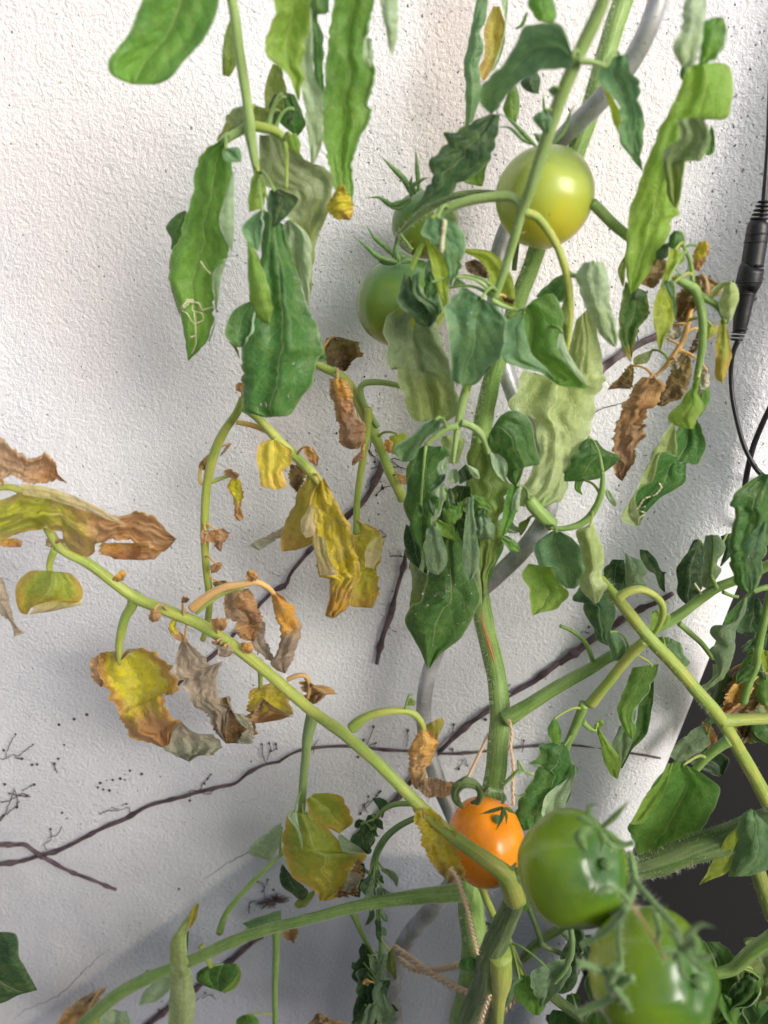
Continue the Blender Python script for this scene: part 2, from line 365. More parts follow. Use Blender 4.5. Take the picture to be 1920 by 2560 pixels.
# ---------------------------------------------------------------- the tomato plant: stem, stalks, leaves
BASE = Vector((P(1200, 2560, .2).x, P(1200, 2560, .2).y, 0))
plant = empty('tomato_plant', BASE, 'tall tomato plant with green, yellow and withered brown leaves climbing beside a white wall', 'plant')
mulrand = random.Random(11)
BR = {}; PATH = {}
def stalk(key, tile, s, gs, ws, mat, hair=0, name='leaf_stalk', label=None, extra=None, sides=12, groove=.07, base=None, parent=None, knob=.10):
    """a tube through photo points; gs: gaps from the wall, ws: widths in photo pixels (few values are spread along it)"""
    p = pts(tile, s); n = len(p)
    if tile == 'F' or key == 'ur' or (tile == 'J' and gs[0] < .08): gs = [q+.03 for q in gs]
    sp = lambda a, i: a[0] if len(a) == 1 else (lambda q: a[int(q)]*(1-q+int(q))+a[min(int(q)+1, len(a)-1)]*(q-int(q)))(i*(len(a)-1)/(n-1))
    mb = MB(); B = BASE if base is None else base
    c = tube(mb, [P(x, y, sp(gs, i)) for i, (x, y) in enumerate(p)], [sp(ws, i)/2*mpp(y, sp(gs, i)) for i, (x, y) in enumerate(p)], SM[mat], sides=sides, groove=groove, knob=knob)
    if extra: extra(mb)
    o = mb.build(name, plant if parent is None else parent, B)
    if label: o['label'] = label
    if key: BR[key] = o; PATH[key] = [Vector(q_[:3]) for q_ in c]
    if hair:
        hb = MB(); r = random.Random(len(key or 'x')*7+n)
        L = sum((Vector(c[i+1][:3])-Vector(c[i][:3])).length for i in range(len(c)-1))
        for k in range(int(hair*L*1000)):
            q = r.random()*(len(c)-1.01); i = int(q); f = q-i
            a, b2 = Vector(c[i][:3]), Vector(c[i+1][:3]); t = (b2-a).normalized()
            x = t.orthogonal().normalized(); y = t.cross(x); an = r.uniform(0, 2*math.pi)
            d = (x*math.cos(an)+y*math.sin(an)); rad = c[i][3]
            s0 = a.lerp(b2, f)+d*rad*.95; ln = r.uniform(.0009, .0030); d2 = (d+t*r.uniform(-.5, .5)).normalized(); wv = t*.00008
            hb.tri(s0-wv, s0+wv, s0+d2*ln, HAIR)
        h = hb.build('stem_hair', o, B, smooth=False); h['kind'] = 'stuff'
        h.parent = o
    return o
NS = [0]
def sheet(mb, tile, Ls, Rs, style, g0=.07, g1=None, b=.24, rl=0, rr=0, tooth=None, cr_=None, crease=.05, back=False, rows=64, q=1.):
    NS[0] += 1; sd_ = NS[0]*3.17
    g1 = g0 if g1 is None else g1
    if tile == 'F' or (tile == 'J' and g0 < .08): g0 += .03; g1 += .03
    sm_ = .5 if tooth and tooth > 5 else .85
    L = resample(pts(tile, Ls), rows, sm_); Rr = resample(pts(tile, Rs), rows, sm_)
    dryst = style in ('ybrown', 'ypap', 'orange', 'obrown', 'brown', 'tan', 'tanor', 'paper', 'papgrn', 'ogrey', 'ygb', 'yor', 'obrn2', 'dkbrown')
    cr_ = (.26 if dryst else .11) if cr_ is None else cr_; rs_ = random.Random(NS[0]); fold = rs_.choice((-1, 1))*rs_.uniform(.05, .2); tilt = rs_.uniform(-.16, .16)
    wmax = max(math.hypot(a[0]-c[0], a[1]-c[1]) for a, c in zip(L, Rr))
    ln = math.hypot(L[0][0]-L[-1][0], L[0][1]-L[-1][1])
    tooth = min(6.5, wmax*.06) if tooth is None else tooth
    if dryst: tooth = tooth*1.3+1.5
    W_ = max(8, min(20, int(wmax/6))); gridrows = []
    asp = ln/max(wmax, 1)
    if not dryst and wmax > 55 and rl == 0 and rr == 0 and b > 0 and b == .24:
        if rs_.random() < .5: rl = wmax*rs_.uniform(.05, .11)
        if rs_.random() < .5: rr = wmax*rs_.uniform(.05, .11)
    b *= .32 if b < .29 else .55
    kl = 5 if rl else 0; kr = 5 if rr else 0
    lam = rs_.uniform(38, 80); amp = tooth*(1.4 if not dryst else 1.1); gate = rs_.uniform(.25, 1.)
    def edge(t, o):
        x_ = t*ln/lam+sd_*o+1.6*mnoise.noise(Vector((t*ln/75, sd_, o)))
        gt = min(1, max(.15, gate+1.4*mnoise.noise(Vector((t*ln/110, sd_, o+11)))))
        e_ = (abs(math.sin(math.pi*x_))**.8*(1 if wmax > 45 else .5)-.35)*gt+.9*mnoise.noise(Vector((t*ln/30, sd_, o+5)))
        if dryst: e_ += 1.3*abs(mnoise.noise(Vector((t*ln/9, sd_, o+3))))+.8*mnoise.noise(Vector((t*ln/4, sd_, o+7)))
        return amp*e_
    for i in range(rows):
        t = i/(rows-1); g = g0*(1-t)+g1*t
        (lx, ly), (rx, ry) = L[i], Rr[i]
        wx, wy = rx-lx, ry-ly; w = math.hypot(wx, wy)+1e-4; ux, uy = wx/w, wy/w
        env = min(1, 4*t*(1-t)*1.5)
        tl = env*edge(t, 1.); trr = env*edge(t, 2.)
        lx -= ux*tl; ly -= uy*tl; rx += ux*trr; ry += uy*trr; w = math.hypot(rx-lx, ry-ly)
        m = mpp((ly+ry)/2, g); wm = w*m; wavg = wmax*m
        row = []
        for j in range(-kl, W_+1+kr):
            if 0 <= j <= W_: u = j/W_; x = lx+(rx-lx)*u; y = ly+(ry-ly)*u; dd = 0
            elif j < 0:
                k = -j/kl; u = 0; rp = rl*env*(.6+.8*abs(mnoise.noise(Vector((t*asp*2, sd_, 4)))))
                off = -rp*.30*math.sin(math.pi*k)+rp*k*k; x = lx+ux*off; y = ly+uy*off; dd = rp*m*.8*math.sin(math.pi*.5*k)
            else:
                k = (j-W_)/kr; u = 1; rp = rr*env*(.6+.8*abs(mnoise.noise(Vector((t*asp*2, sd_, 6)))))
                off = rp*.30*math.sin(math.pi*k)-rp*k*k; x = rx+ux*off; y = ry+uy*off; dd = rp*m*.8*math.sin(math.pi*.5*k)
            s = 2*u-1
            z = b*wm*(1-s*s) - crease*wm*math.exp(-(s/.10)**2)
            z += fold*1.5*wm*(1-abs(s))+tilt*wm*s*.8
            z += q*.009*wm*math.cos(2*math.pi*(7*t-2.1*abs(s)**1.3))*(1-s**4)*min(1, abs(s)*4)
            z += cr_*wavg*1.5*mnoise.noise(Vector((s*1.7, t*asp*.8, sd_)))+cr_*wavg*.5*mnoise.noise(Vector((s*3.5, t*asp*2.4, sd_+4)))
            z += .10*wavg*mnoise.noise(Vector((t*ln/55, sd_, 2*u)))*abs(s)**2.5
            if dryst:
                n_ = mnoise.noise(Vector((s*2.2+t, t*asp*1.9, sd_+8))); z += cr_*wavg*.9*(.3-abs(n_)*2)
                n_ = mnoise.noise(Vector((s*5-t*2, t*asp*5, sd_+2))); z += cr_*wavg*.35*(.3-abs(n_)*2)
            row.append(P(x, y, g+z+dd))
        gridrows.append(row)
    nc = W_+1+kl+kr
    def uv(i, j):
        jj = j-kl
        return (i/(rows-1), min(max(jj/W_, 0), 1))
    mid = rows//2
    cx = (Rr[mid][0]-L[mid][0])*(L[-1][1]-L[0][1])-(Rr[mid][1]-L[mid][1])*(L[-1][0]-L[0][0])
    fl = cx > 0
    if back: fl = not fl
    mb.grid(gridrows, uv, ST(style), flip=fl)
    return gridrows[0][len(gridrows[0])//2], gridrows[2][len(gridrows[0])//2]
def leaf(br, *sheets, label=None, name='leaf'):
    groups = []
    for s in sheets:
        p = pts(s[0], s[1])+pts(s[0], s[2]); bb = (min(q[0] for q in p)+5, min(q[1] for q in p)+5, max(q[0] for q in p)-5, max(q[1] for q in p)-5)
        for g_ in groups:
            if any(bb[0] < c[2] and c[0] < bb[2] and bb[1] < c[3] and c[1] < bb[3] for c in g_[0]): g_[0].append(bb); g_[1].append(s); break
        else: groups.append(([bb], [s]))
    for k, (bbs, ss) in enumerate(groups):
        mb = MB()
        for s in ss:
            kw = s[-1] if isinstance(s[-1], dict) else {}
            hd = sheet(mb, *(s[:-1] if kw else s), **kw)
            if s is ss[0] and br not in ('lo', 'lo_r'):                                # short stalk from the leaf base to the stalk it grows from
                a, a2 = hd; n_ = min(PATH[br], key=lambda p: (p-a).length); d_ = (n_-a).length
                if .003 < d_ < .03:
                    mm = SM['gy' if s[3] in ('lime', 'lbright', 'green', 'olive', 'under', 'ygreen', 'yolive', 'yellow') else 'g' if s[3] in G0 else 'b']
                    tube(mb, [n_, n_.lerp(a, .35)+Vector((0, -.001, d_*.16)), n_.lerp(a, .75)+Vector((0, -.001, d_*.12)), a, a2], [.0010, .0007, .0006, .0007, .0005], mm, sides=7, seg=5)
        o = mb.build(name, BR[br], BASE)
        if label and k == 0: o['label'] = label
# main stem and side shoots
stalk('main', 'N0', '1578,-60 1535,70 1500,190 1465,310 1420,430 1365,560 1330,660 1300,740 1262,850 1225,970 1205,1080 1190,1200 1188,1330 1196,1450 1212,1560 1236,1660 1250,1760 1246,1860 1236,1960 1205,2080 1175,2190 1182,2300 1192,2400 1178,2500 1165,2580 1165,2800',
      [.035, .045, .05, .052, .058, .062, .072, .11, .15, .19, .2], [50, 46, 42, 40, 45, 47, 47, 50, 58, 76, 84], 'g', hair=14, name='stem')
def scar(mb): pass
stalk('front_stem', 'N0', '1290,2185 1288,2215 1280,2260 1250,2330 1226,2390 1215,2460 1190,2530 1180,2620', [.23, .22, .2], [36, 50, 60, 76, 86], 'd', hair=8, name='stem')
stalk('yellow_stub', 'N0', '1250,2385 1252,2450 1247,2500 1243,2590', [.225], [60, 52, 34, 24], 'gy', hair=1, name='stem_stub', label='yellow dying stub hanging from the stem joint')
stalk('right_shoot', 'N0', '1490,2190 1560,2180 1640,2160 1720,2130 1810,2100 1950,2050', [.2, .19], [46, 56, 66, 72], 'd', hair=9, name='side_shoot')
stalk('right_shoot2', 'N0', '1880,2140 1900,2200 1930,2290', [.16], [38, 36], 'o', hair=2, name='side_shoot')
# petioles: upper left
stalk('ul', 'A', '770,-80 800,60 830,280 860,480 880,620 885,700 900,800 920,900 930,960', [.085, .085, .08], [26, 26, 24, 28, 20, 12], 'p')
stalk('ul_l', 'A', '885,640 830,680 760,720 720,760 700,800', [.08], [20, 22, 14], 'p')
stalk('ul_r', 'A', '880,650 940,660 1010,680 1050,710 1070,800 1070,980', [.08, .085], [24, 24, 14, 8], 'gy')
# petiole: centre top
stalk('ct', 'N0', '1530,-60 1500,20 1445,140 1400,250 1362,360 1330,460 1305,530 1285,600 1260,680 1236,745', [.115, .11, .10, .095], [34, 34, 32, 26, 22, 18], 'p', hair=1)
stalk('ct_l', 'B', '1170,1300 1110,1240 1000,1235 850,1255 720,1300 640,1350', [.1, .09], [20, 24, 24, 18], 'p')
stalk('ct_r', 'N0', '1310,530 1345,545 1385,600 1412,670 1424,740 1424,810 1416,880', [.10, .1], [22, 20, 18, 12], 'gy')
stalk('ct_r2', 'N0', '1412,672 1432,688 1462,690', [.10], [12, 12], 'p', groove=0)
stalk('ct_b', 'E', '900,590 940,615 1000,640 1080,670 1180,790', [.10], [12, 12, 8, 4], 'p')
stalk('ct_c', 'C', '350,420 440,430 540,460', [.115], [18, 14, 12], 'p')
stalk('lo', 'E', '760,1080 740,1150 720,1230 700,1330 685,1430 670,1560', [.10, .105], [20, 22, 20, 14, 9], 'p')
stalk('lo_l', 'E', '700,1340 640,1350 580,1390 510,1450', [.105], [18, 18, 12], 'p')
stalk('lo_r', 'E', '720,1320 780,1340 840,1390 870,1460 880,1500', [.105], [18, 18, 14], 'p')
stalk('lo_under', 'I', '1180,840 1120,780 1060,720 1020,660', [.085], [34, 36, 30], 'g', hair=2)
stalk('vine_r', 'I', '1150,845 1240,860 1340,840 1420,790 1480,700 1510,600 1515,480', [.09], [10, 14, 18, 18, 16, 10], 'g')
stalk('vine_r2', 'I', '1380,200 1440,270', [.07], [12, 8], 'g')
# left dying stalks
stalk('yl', 'H', '525,240 480,340 410,440 360,540 320,660 300,760 285,900 280,1100 290,1300 310,1500 300,1640 270,1760', [.06, .05, .04], [20, 22, 24, 22, 20, 18, 14], 'gy')
stalk('yl2', 'H', '320,770 380,745 440,725', [.05], [10, 9], 'gy')
stalk('yl3', 'H', '300,800 255,770 250,700 280,650', [.05], [8, 8], 'y')
stalk('ym', 'H', '520,300 600,350 680,430 780,540 870,620 950,700 1010,780 1050,880 1090,980', [.07], [18, 22, 26, 26, 20, 8], 'gy')
stalk('ym2', 'H', '480,390 580,410 660,440 740,480', [.065], [12, 14, 14], 'y')
stalk('yr', 'H', '960,10 1040,50 1150,110 1220,200 1270,300 1330,430 1390,560 1440,690 1500,810 1530,880', [.045, .05], [20, 22, 26, 30, 24, 24, 26], 'gy')
stalk('yr2', 'H', '1510,165 1420,145 1340,140 1280,150 1260,190 1290,290 1370,420', [.06, .05], [14, 16, 16, 14], 'p')
stalk('yr3', 'H', '1310,300 1305,420 1280,600 1255,760 1240,900 1235,1090', [.055], [20, 18, 16, 18], 'gy')
# the long yellowing leaf stalk
def nodes(mb): pass
stalk('big', 'N0', '-40,1225 40,1222 100,1290 150,1368 230,1415 330,1490 420,1528 500,1562 590,1620 680,1692 780,1778 860,1836 950,1915 1040,2005 1130,2090 1200,2140 1265,2190 1290,2250', [.10, .10, .10, .11, .14, .20, .225, .235], [14, 20, 24, 27, 30, 29, 29, 29, 29, 33, 42, 56], 'gy', hair=1.2, label='long green and yellow leaf stalk crossing the wall to the main stem')
stalk('b1', 'K', '325,200 310,270 270,340 245,430 230,520 235,620', [.10], [34, 26, 24, 22, 18, 8], 'gy')
stalk('b1b', 'G', '410,930 380,990 365,1050 370,1100', [.10], [20, 16, 14], 'gy')
stalk('b2', 'K', '1385,900 1370,960 1350,1050 1340,1150 1325,1300 1318,1430 1310,1520', [.11, .10], [36, 28, 22, 20, 18], 'p', label='fresh green leaf stalk hanging from the yellow one')
stalk('b3', 'K', '660,290 740,225 850,165 960,145 1040,130 1110,160 1150,200', [.11, .105], [24, 20, 18, 16, 12], 'b')
stalk('b3b', 'K', '690,310 760,250 860,190 960,170', [.10], [12, 14, 10], 'gy')
stalk('b4', 'M', '720,310 790,250 900,210 1040,200 1120,220 1170,280 1180,320', [.13], [30, 20, 18, 18, 12], 'gy')
stalk('b4b', 'M', '1060,200 1070,150 1090,95 1110,100', [.13], [8, 6, 4], 'g', groove=0)
stalk('b5', 'K', '1065,600 1070,660 1070,760', [.11], [20, 14, 10], 'gy')
stalk('b6', 'K', '1230,710 1290,685 1340,690 1360,740 1350,820', [.12], [12, 12, 12, 8], 'b')
stalk('b7', 'M', '1070,700 1110,770 1140,850 1180,930', [.18, .215], [20, 18, 16, 10], 'gy')
stalk('b8', 'M', '1130,800 1020,795 940,820 890,870 870,960 840,1060', [.12], [12, 14, 12, 6], 'g')
stalk('b9', 'M', '1130,885 1020,940 940,1010 890,1090 860,1180 850,1260', [.13], [14, 16, 18, 18, 10], 't')
# lower left branch
stalk('low', 'N0', '1172,2228 1080,2238 980,2250 880,2268 760,2300 660,2325 560,2362 470,2405 380,2440 300,2482 230,2540 180,2600', [.17, .15, .12, .10, .09], [50, 36, 29, 25, 26, 28, 28, 29, 30, 33], 'g', hair=2.5)
stalk('low_a', 'L', '1300,1400 1330,1310 1400,1210 1500,1100 1600,1000 1680,930', [.10], [18, 14, 12, 8], 'g')
stalk('low_b', 'M', '235,1570 235,1700 230,1850 225,2000 228,2212', [.10], [26, 18, 16, 14, 14], 'g')
stalk('low_c', 'L', '1190,1480 1220,1540 1250,1600', [.09], [14, 12], 'gy')
stalk('low_d', 'M', '700,1460 740,1530 780,1620 830,1720 870,1800', [.12], [20, 14, 12, 10], 'g')
stalk('low_e', 'M', '900,1350 900,1450 895,1550 905,1680 900,1800 880,1950 880,2100', [.14], [16, 14, 10, 12, 10], 't', hair=1.5)
stalk('low_f', 'L', '860,1640 910,1660 910,1700', [.09], [16, 12, 10], 'g')
# right hand side
stalk('rs', 'N0', '1265,1800 1310,1772 1400,1715 1480,1670 1530,1640 1590,1622', [.10, .10, .11], [44, 34, 29, 27, 22], 'g', hair=5)
stalk('rs2', 'J', '260,1570 230,1480 180,1400 90,1330 0,1290', [.10], [12, 11, 9], 'g')
stalk('rp', 'N0', '1500,1445 1530,1480 1570,1530 1620,1592 1680,1655 1740,1725 1800,1795 1850,1880 1895,1960 1945,2060', [.095, .13, .14, .14], [20, 28, 32, 32, 33, 36], 'gy', hair=2)
stalk('rp2', 'J', '470,1070 540,1020 640,1000 740,1040 810,1110 820,1200 790,1290 740,1380', [.13], [24, 20, 18, 18, 14, 6], 'gy')
stalk('rp3', 'J', '680,1410 580,1500 480,1620 350,1780 240,1914', [.13, .12], [28, 26, 24, 28], 'gy', hair=1)
stalk('rp3b', 'O', '600,230 560,330 530,400 500,470 480,560', [.12], [26, 22, 20, 12], 'g')
stalk('rp3c', 'O', '590,330 630,370 670,380', [.12], [14, 12], 'g', groove=0)
stalk('rp4', 'O', '1380,330 1480,325 1560,320 1680,315', [.14], [36, 28, 28], 'gy')
stalk('rp5', 'O', '1430,440 1380,470 1300,540 1240,610 1200,680', [.15], [30, 24, 20, 12], 'g')
stalk('rq', 'J', '800,1290 900,1240 1000,1170 1130,1070 1250,990 1400,930 1560,860 1700,790', [.07, .07, .08], [28, 26, 24, 24], 'g')
stalk('rq2', 'J', '1200,880 1220,930 1250,990', [.075], [8, 12], 'g')
stalk('rq3', 'J', '950,1270 1040,1350 1130,1430 1220,1550', [.07], [14, 14, 12], 'g')
stalk('rq4', 'J', '1300,1020 1370,1050 1420,1060', [.075], [10, 8], 'g')
stalk('rr', 'J', '1540,1015 1620,990 1680,980', [.12], [14, 14], 'g')
stalk('rr2', 'J', '1680,1000 1640,1200 1590,1400 1560,1600 1500,1750 1460,1900', [.10], [18, 20, 22, 20], 'g', hair=1)
stalk('rs3', 'O', '1320,290 1400,120 1420,60', [.08], [20, 18], 'd')
# upper right truss of small leaves
stalk('ur', 'C', '440,1400 520,1480 600,1560 700,1640', [.05], [26, 26, 24], 'g')
stalk('ur2', 'F', '790,370 860,410 930,450 970,560 985,700 980,850 960,980 940,1080', [.06], [18, 24, 22, 18, 16], 'g', hair=1)
stalk('ur3', 'F', '930,470 1020,520 1090,570 1130,640 1140,680', [.06], [18, 16, 12], 'g')
stalk('ur4', 'F', '850,150 890,230 910,320 915,400', [.06], [8, 12, 12], 'g')
stalk('ur5', 'F', '870,160 900,145 950,150', [.06], [6, 7], 'g', groove=0)
stalk('ur6', 'F', '940,500 900,600 880,700 850,800 790,900 720,990 650,1060', [.035], [12, 14, 14, 8], 'b')
stalk('ur7', 'F', '740,790 790,815 840,830', [.035], [8, 8], 'b')
stalk('ur8', 'F', '800,310 840,360 880,330 895,280', [.06], [5, 6], 'g', groove=0)
stalk('off_left', 'N0', '-190,2250 -140,2300 -90,2340', [.22], [14, 12], 'g')
stalk('lr', 'O', '1300,1790 1450,1760 1560,1660 1700,1560', [.18], [26, 30, 36], 'g')
stalk('lr2', 'O', '130,1500 210,1720 250,1830', [.17], [16, 22, 20], 'gy', hair=1)
stalk('lr3', 'O', '250,1700 340,1600 450,1530 520,1490', [.10], [24, 22, 20], 'd')
stalk('lr4', 'O', '280,1400 340,1560 350,1610 400,1640 500,1680', [.11], [12, 14, 12], 'd')
stalk('lr5', 'O', '330,1830 400,1900 500,1980 620,2060 760,2140', [.17], [24, 26, 28], 'd')
stalk('lr6', 'O', '520,1500 530,1600 520,1680 480,1770 430,1830', [.2], [14, 16, 12], 't')
stalk('lr7', 'O', '0,1260 40,1360 90,1470', [.185], [18, 18], 'gy')

# ------------------------------------------------ leaves
g = dict
# upper left bunch
leaf('ul', ('A', '370,-120 300,60 255,170 150,310 165,390 262,437', '740,-120 706,80 640,210 545,310 480,395 400,436 290,440', 'green', .10, .10, g(b=.12, tooth=2)), label='broad green leaf with a rounded tip at the top edge')
leaf('ul', ('A', '795,40 755,160 735,280 738,390', '805,40 818,200 812,330 775,400', 'olive', .07))
leaf('ul', ('A', '980,-80 1010,80 958,230 962,290 1080,390 1128,515', '1195,-80 1200,80 1170,200 1145,300 1150,420 1140,520', 'lime', .095, .09, g(b=.16)))
leaf('ul', ('A', '1195,40 1130,290 1150,480 1180,680 1200,845', '1200,40 1212,380 1250,480 1262,640 1250,760 1212,852', 'pale', .09, .085))
leaf('ul', ('A', '1180,-60 1195,100 1212,300 1240,570', '1290,-60 1282,65 1228,82 1260,220 1262,400 1250,580', 'dark', .075))
leaf('ul', ('A', '1330,-80 1290,200 1265,450 1260,700 1305,900 1330,1000 1395,1120', '1545,-80 1480,220 1520,340 1522,440 1488,520 1500,620 1440,740 1402,860 1418,950 1405,1120', 'green', .08, .07, g(b=.2, rr=7)),
     ('A', '1340,955 1300,1040 1298,1105 1345,1135 1395,1142', '1372,960 1400,1040 1408,1100 1400,1143', 'yor', .088, .08), label='long olive leaf with an orange tip')
leaf('ul', ('A', '1470,190 1468,300 1500,345', '1510,200 1522,290 1512,350', 'pale', .085))
leaf('ul', ('A', '1545,-30 1570,80 1600,240', '1650,-30 1645,150 1620,300', 'pale', .10), label='very pale small leaf')
leaf('ul', ('A', '1000,330 960,480 960,560 1010,605', '1042,350 1065,450 1062,550 1022,604', 'olive', .06))
leaf('ul', ('A', '1070,480 1050,560 1030,620 1110,700', '1110,490 1145,560 1165,650 1130,705', 'dark', .06))
leaf('ul_r', ('A', '880,540 870,600 880,660', '960,560 1002,620 1005,652', 'olive', .075), ('A', '1060,700 1080,760 1130,800', '1120,690 1145,750 1140,805', 'lime', .09))
leaf('ul_l', ('A', '850,545 770,590 750,660 705,730', '872,640 860,690 815,705 765,735', 'gol', .075))
leaf('ul_l', ('A', '745,720 650,780 610,880 580,1000 545,1110 535,1210 475,1320 465,1420 500,1540 530,1640 540,1720 560,1871', '760,740 790,850 795,930 770,1050 730,1150 745,1230 765,1300 745,1380 700,1460 690,1560 680,1700 640,1790 562,1871', 'green', .085, .07, g(b=.22)),
     ('A', '775,940 722,1130 745,1230 782,1310 690,1420 695,1560 705,1640 665,1770', '800,880 797,1160 790,1300 755,1355 725,1480 710,1600 700,1680 672,1775', 'pale', .095, .075, g(b=.1)), label='long drooping green leaf with pale rolled margin and insect trails')
leaf('ul_l', ('A', '545,1090 480,1130 445,1180 475,1240 470,1290', '552,1100 550,1200 520,1260 480,1300', 'dark', .07), ('A', '462,1340 470,1480 510,1620', '480,1380 500,1550 525,1650', 'brown', .06))
leaf('ul_l', ('A', '740,775 745,830 812,842', '775,765 825,770 838,838', 'teal', .095))
leaf('ul_r', ('A', '930,700 930,850 960,950 1060,1000 1120,1030 1065,1100 1075,1150 1030,1220 1035,1270 1090,1295 1090,1350 1140,1450 1180,1580', '1060,700 1140,800 1200,850 1290,900 1318,980 1280,1090 1262,1170 1218,1270 1205,1400 1188,1590', 'gol', .075, .075, g(b=.16)),
     ('A', '1075,1140 1035,1210 1030,1270 1090,1290 1100,1300', '1090,1140 1150,1190 1200,1290 1195,1420 1185,1590', 'pale', .088, .08), label='large leaf turned to show its pale underside')
leaf('ul', ('A', '985,985 968,1040 980,1100 1000,1175', '1040,980 1125,1030 1080,1110 1010,1178', 'tdark', .10))
leaf('ul', ('A', '912,880 880,960 875,1100', '930,890 966,980 950,1080', 'lime', .085))
leaf('ul', ('D', '610,100 600,300 580,500 545,700 490,900 492,1100 495,1290 560,1320 630,1337', '740,200 780,380 830,540 880,700 930,800 965,930 930,1000 920,1080 880,1170 830,1230 770,1320 700,1330', 'dark', .085, .10, g(b=.16)),
     ('D', '905,960 930,985 950,1000 985,1003', '900,890 940,830 965,920 988,1002', 'dark', .085, .085), label='biggest dark green leaf, wet at its blunt end')
leaf('ul', ('D', '540,645 440,695 395,780 400,860 460,922', '560,640 560,760 545,840 490,918', 'dark', .10, .105))
leaf('ul', ('D', '515,290 525,450 530,600 560,720 640,785', '530,300 590,400 622,480 652,580 662,700 645,787', 'lime', .105, .10, g(b=.14)))
leaf('ul', ('D', '600,105 490,190 482,240 560,340', '605,105 612,200 585,350', 'teal', .105))
leaf('ul', ('D', '400,880 440,930 470,985', '440,900 460,930 473,982', 'olive', .09))
# centre top
leaf('ct', ('B', '890,-40 850,180 805,400 815,600 810,800', '960,-40 940,130 905,200 930,300 900,400 915,560 900,640 860,760', 'teal', .05, .05, g(b=.3)), ('B', '985,40 930,180 935,350 900,440 920,505', '1030,40 1060,200 1040,330 990,430 940,500', 'yolive', .035, .035, g(b=-.1)), ('B', '1030,-30 1060,150 1030,300 985,420 960,470', '1085,-30 1065,200 1045,330 1000,430', 'pale', .05), label='curled teal leaf with a yellowed inner face')
leaf('ct', ('B', '1485,330 1430,180 1370,140 1250,145 1180,170 1130,290 1050,400 960,490 910,560 905,650 972,715', '1490,390 1450,430 1300,440 1230,480 1130,530 1070,600 1020,680 978,718', 'teal', .12, .095, g(b=.12, tooth=3, c=0) if False else g(b=.12, tooth=3)), label='blurred blue green leaf nearest the lens')
leaf('ct', ('B', '1230,470 1160,520 1200,570 1262,590', '1262,450 1282,500 1275,592', 'tdark', .06))
leaf('ct', ('B', '1080,590 1050,680 1080,750 1120,790', '1130,540 1155,600 1150,700 1122,790', 'green', .06))
leaf('ct', ('B', '970,715 810,790 750,830 690,840 700,900 650,960 590,1000 600,1080 610,1130 480,1335', '1030,720 1012,830 985,930 950,1020 860,1090 780,1150 690,1220 482,1337', 'tdark', .08, .08, g(b=.2)))
leaf('ct', ('B', '945,985 860,1090 805,1140 905,1172', '962,990 932,1100 922,1168', 'green', .05))
leaf('ct', ('B', '1215,-40 1215,40 1275,135', '1365,-40 1372,130 1330,140', 'green', .09), ('B', '1190,80 1160,150 1120,180', '1210,80 1180,160 1140,185', 'dark', .06))
leaf('ct', ('B', '1300,695 1235,740 1310,835', '1325,695 1362,750 1340,835', 'teal', .11), ('B', '1330,560 1365,610 1405,645', '1385,550 1430,570 1425,640', 'teal', .11))
leaf('ct_l', ('E', '510,110 495,200 620,330 652,515', '645,90 737,210 720,350 655,515', 'teal', .105, .10, g(b=.22)), ('E', '500,215 530,340 555,450 600,600 622,662', '530,240 615,330 642,430 645,560 628,660', 'lbright', .10, .10), label='small leaf, half blue green and half yellow')
leaf('ct_l', ('E', '480,235 440,320 410,400', '505,240 470,340 430,420', 'lime', .10))
leaf('ct', ('C', '1110,450 1060,580 1000,720 910,890 850,1050 800,1180 760,1290 700,1450 682,1650 678,1800 692,1960 716,2038', '1300,430 1390,460 1420,620 1400,760 1350,830 1240,800 1240,1000 1180,1110 1080,1090 1070,1300 1022,1440 1030,1490 980,1510 970,1640 900,1760 840,1880 765,1985 720,2040', 'lime', .10, .085, g(b=.12)),
     ('C', '1030,820 1050,950 930,1050 940,1200 960,1350 1010,1430', '1200,810 1250,900 1240,1050 1180,1115 1080,1100 1070,1290 1022,1440', 'gol', .112, .10, g(b=.05)), label='long bright lime leaf hanging at the upper right')
leaf('ct', ('C', '1090,-60 1060,200 1000,330 1060,460', '1235,-60 1220,130 1190,300 1150,440 1080,470', 'pale', .11))
leaf('ct', ('C', '1330,118 1230,140 1190,260 1195,360 1180,450', '1350,120 1375,230 1352,330 1290,400 1200,450', 'green', .105))
leaf('ct', ('C', '1262,860 1240,1000 1225,1070', '1285,900 1292,1040 1250,1078', 'dark', .08), ('C', '1060,460 1050,520 1070,560', '1110,450 1120,490 1080,560', 'dark', .08))
leaf('ct_c', ('C', '560,400 480,500 500,570 620,700 640,800 640,950 720,1100 800,1192', '690,370 700,470 760,570 760,700 800,850 780,1050 778,1130 802,1192', 'teal', .105, .09, g(b=.22)), ('C', '500,560 560,720 590,850 632,935', '520,580 600,700 645,800 640,935', 'lbright', .10, .09))
leaf('ct', ('E', '380,590 260,740 275,850 290,1000 330,990 370,1130 420,1280 460,1312 520,1302', '560,680 600,880 640,950 680,1100 700,1200 690,1270 600,1325', 'gol', .075, .085, g(b=.15)), label='large grey green leaf hanging before the left tomato')
leaf('ct', ('E', '380,430 345,590 420,680 470,740 520,752', '420,460 470,560 560,600 572,700 530,755', 'tdark', .095))
leaf('ct', ('E', '430,450 435,560 490,610 560,690', '470,420 480,540 580,600 585,640', 'tdark', .10, .10, g(b=.4)), ('E', '520,350 500,430 520,520 560,590', '545,360 560,460 590,560 600,620', 'grey', .09, .09, g(b=.35)))
leaf('ct', ('E', '830,580 740,520 680,560 625,680 660,850 660,1050 720,1095', '850,590 940,640 982,740 960,900 880,1000 800,1088 725,1102', 'teal', .11, .11, g(b=.14)), label='wet blue green leaf in the centre of the plant')
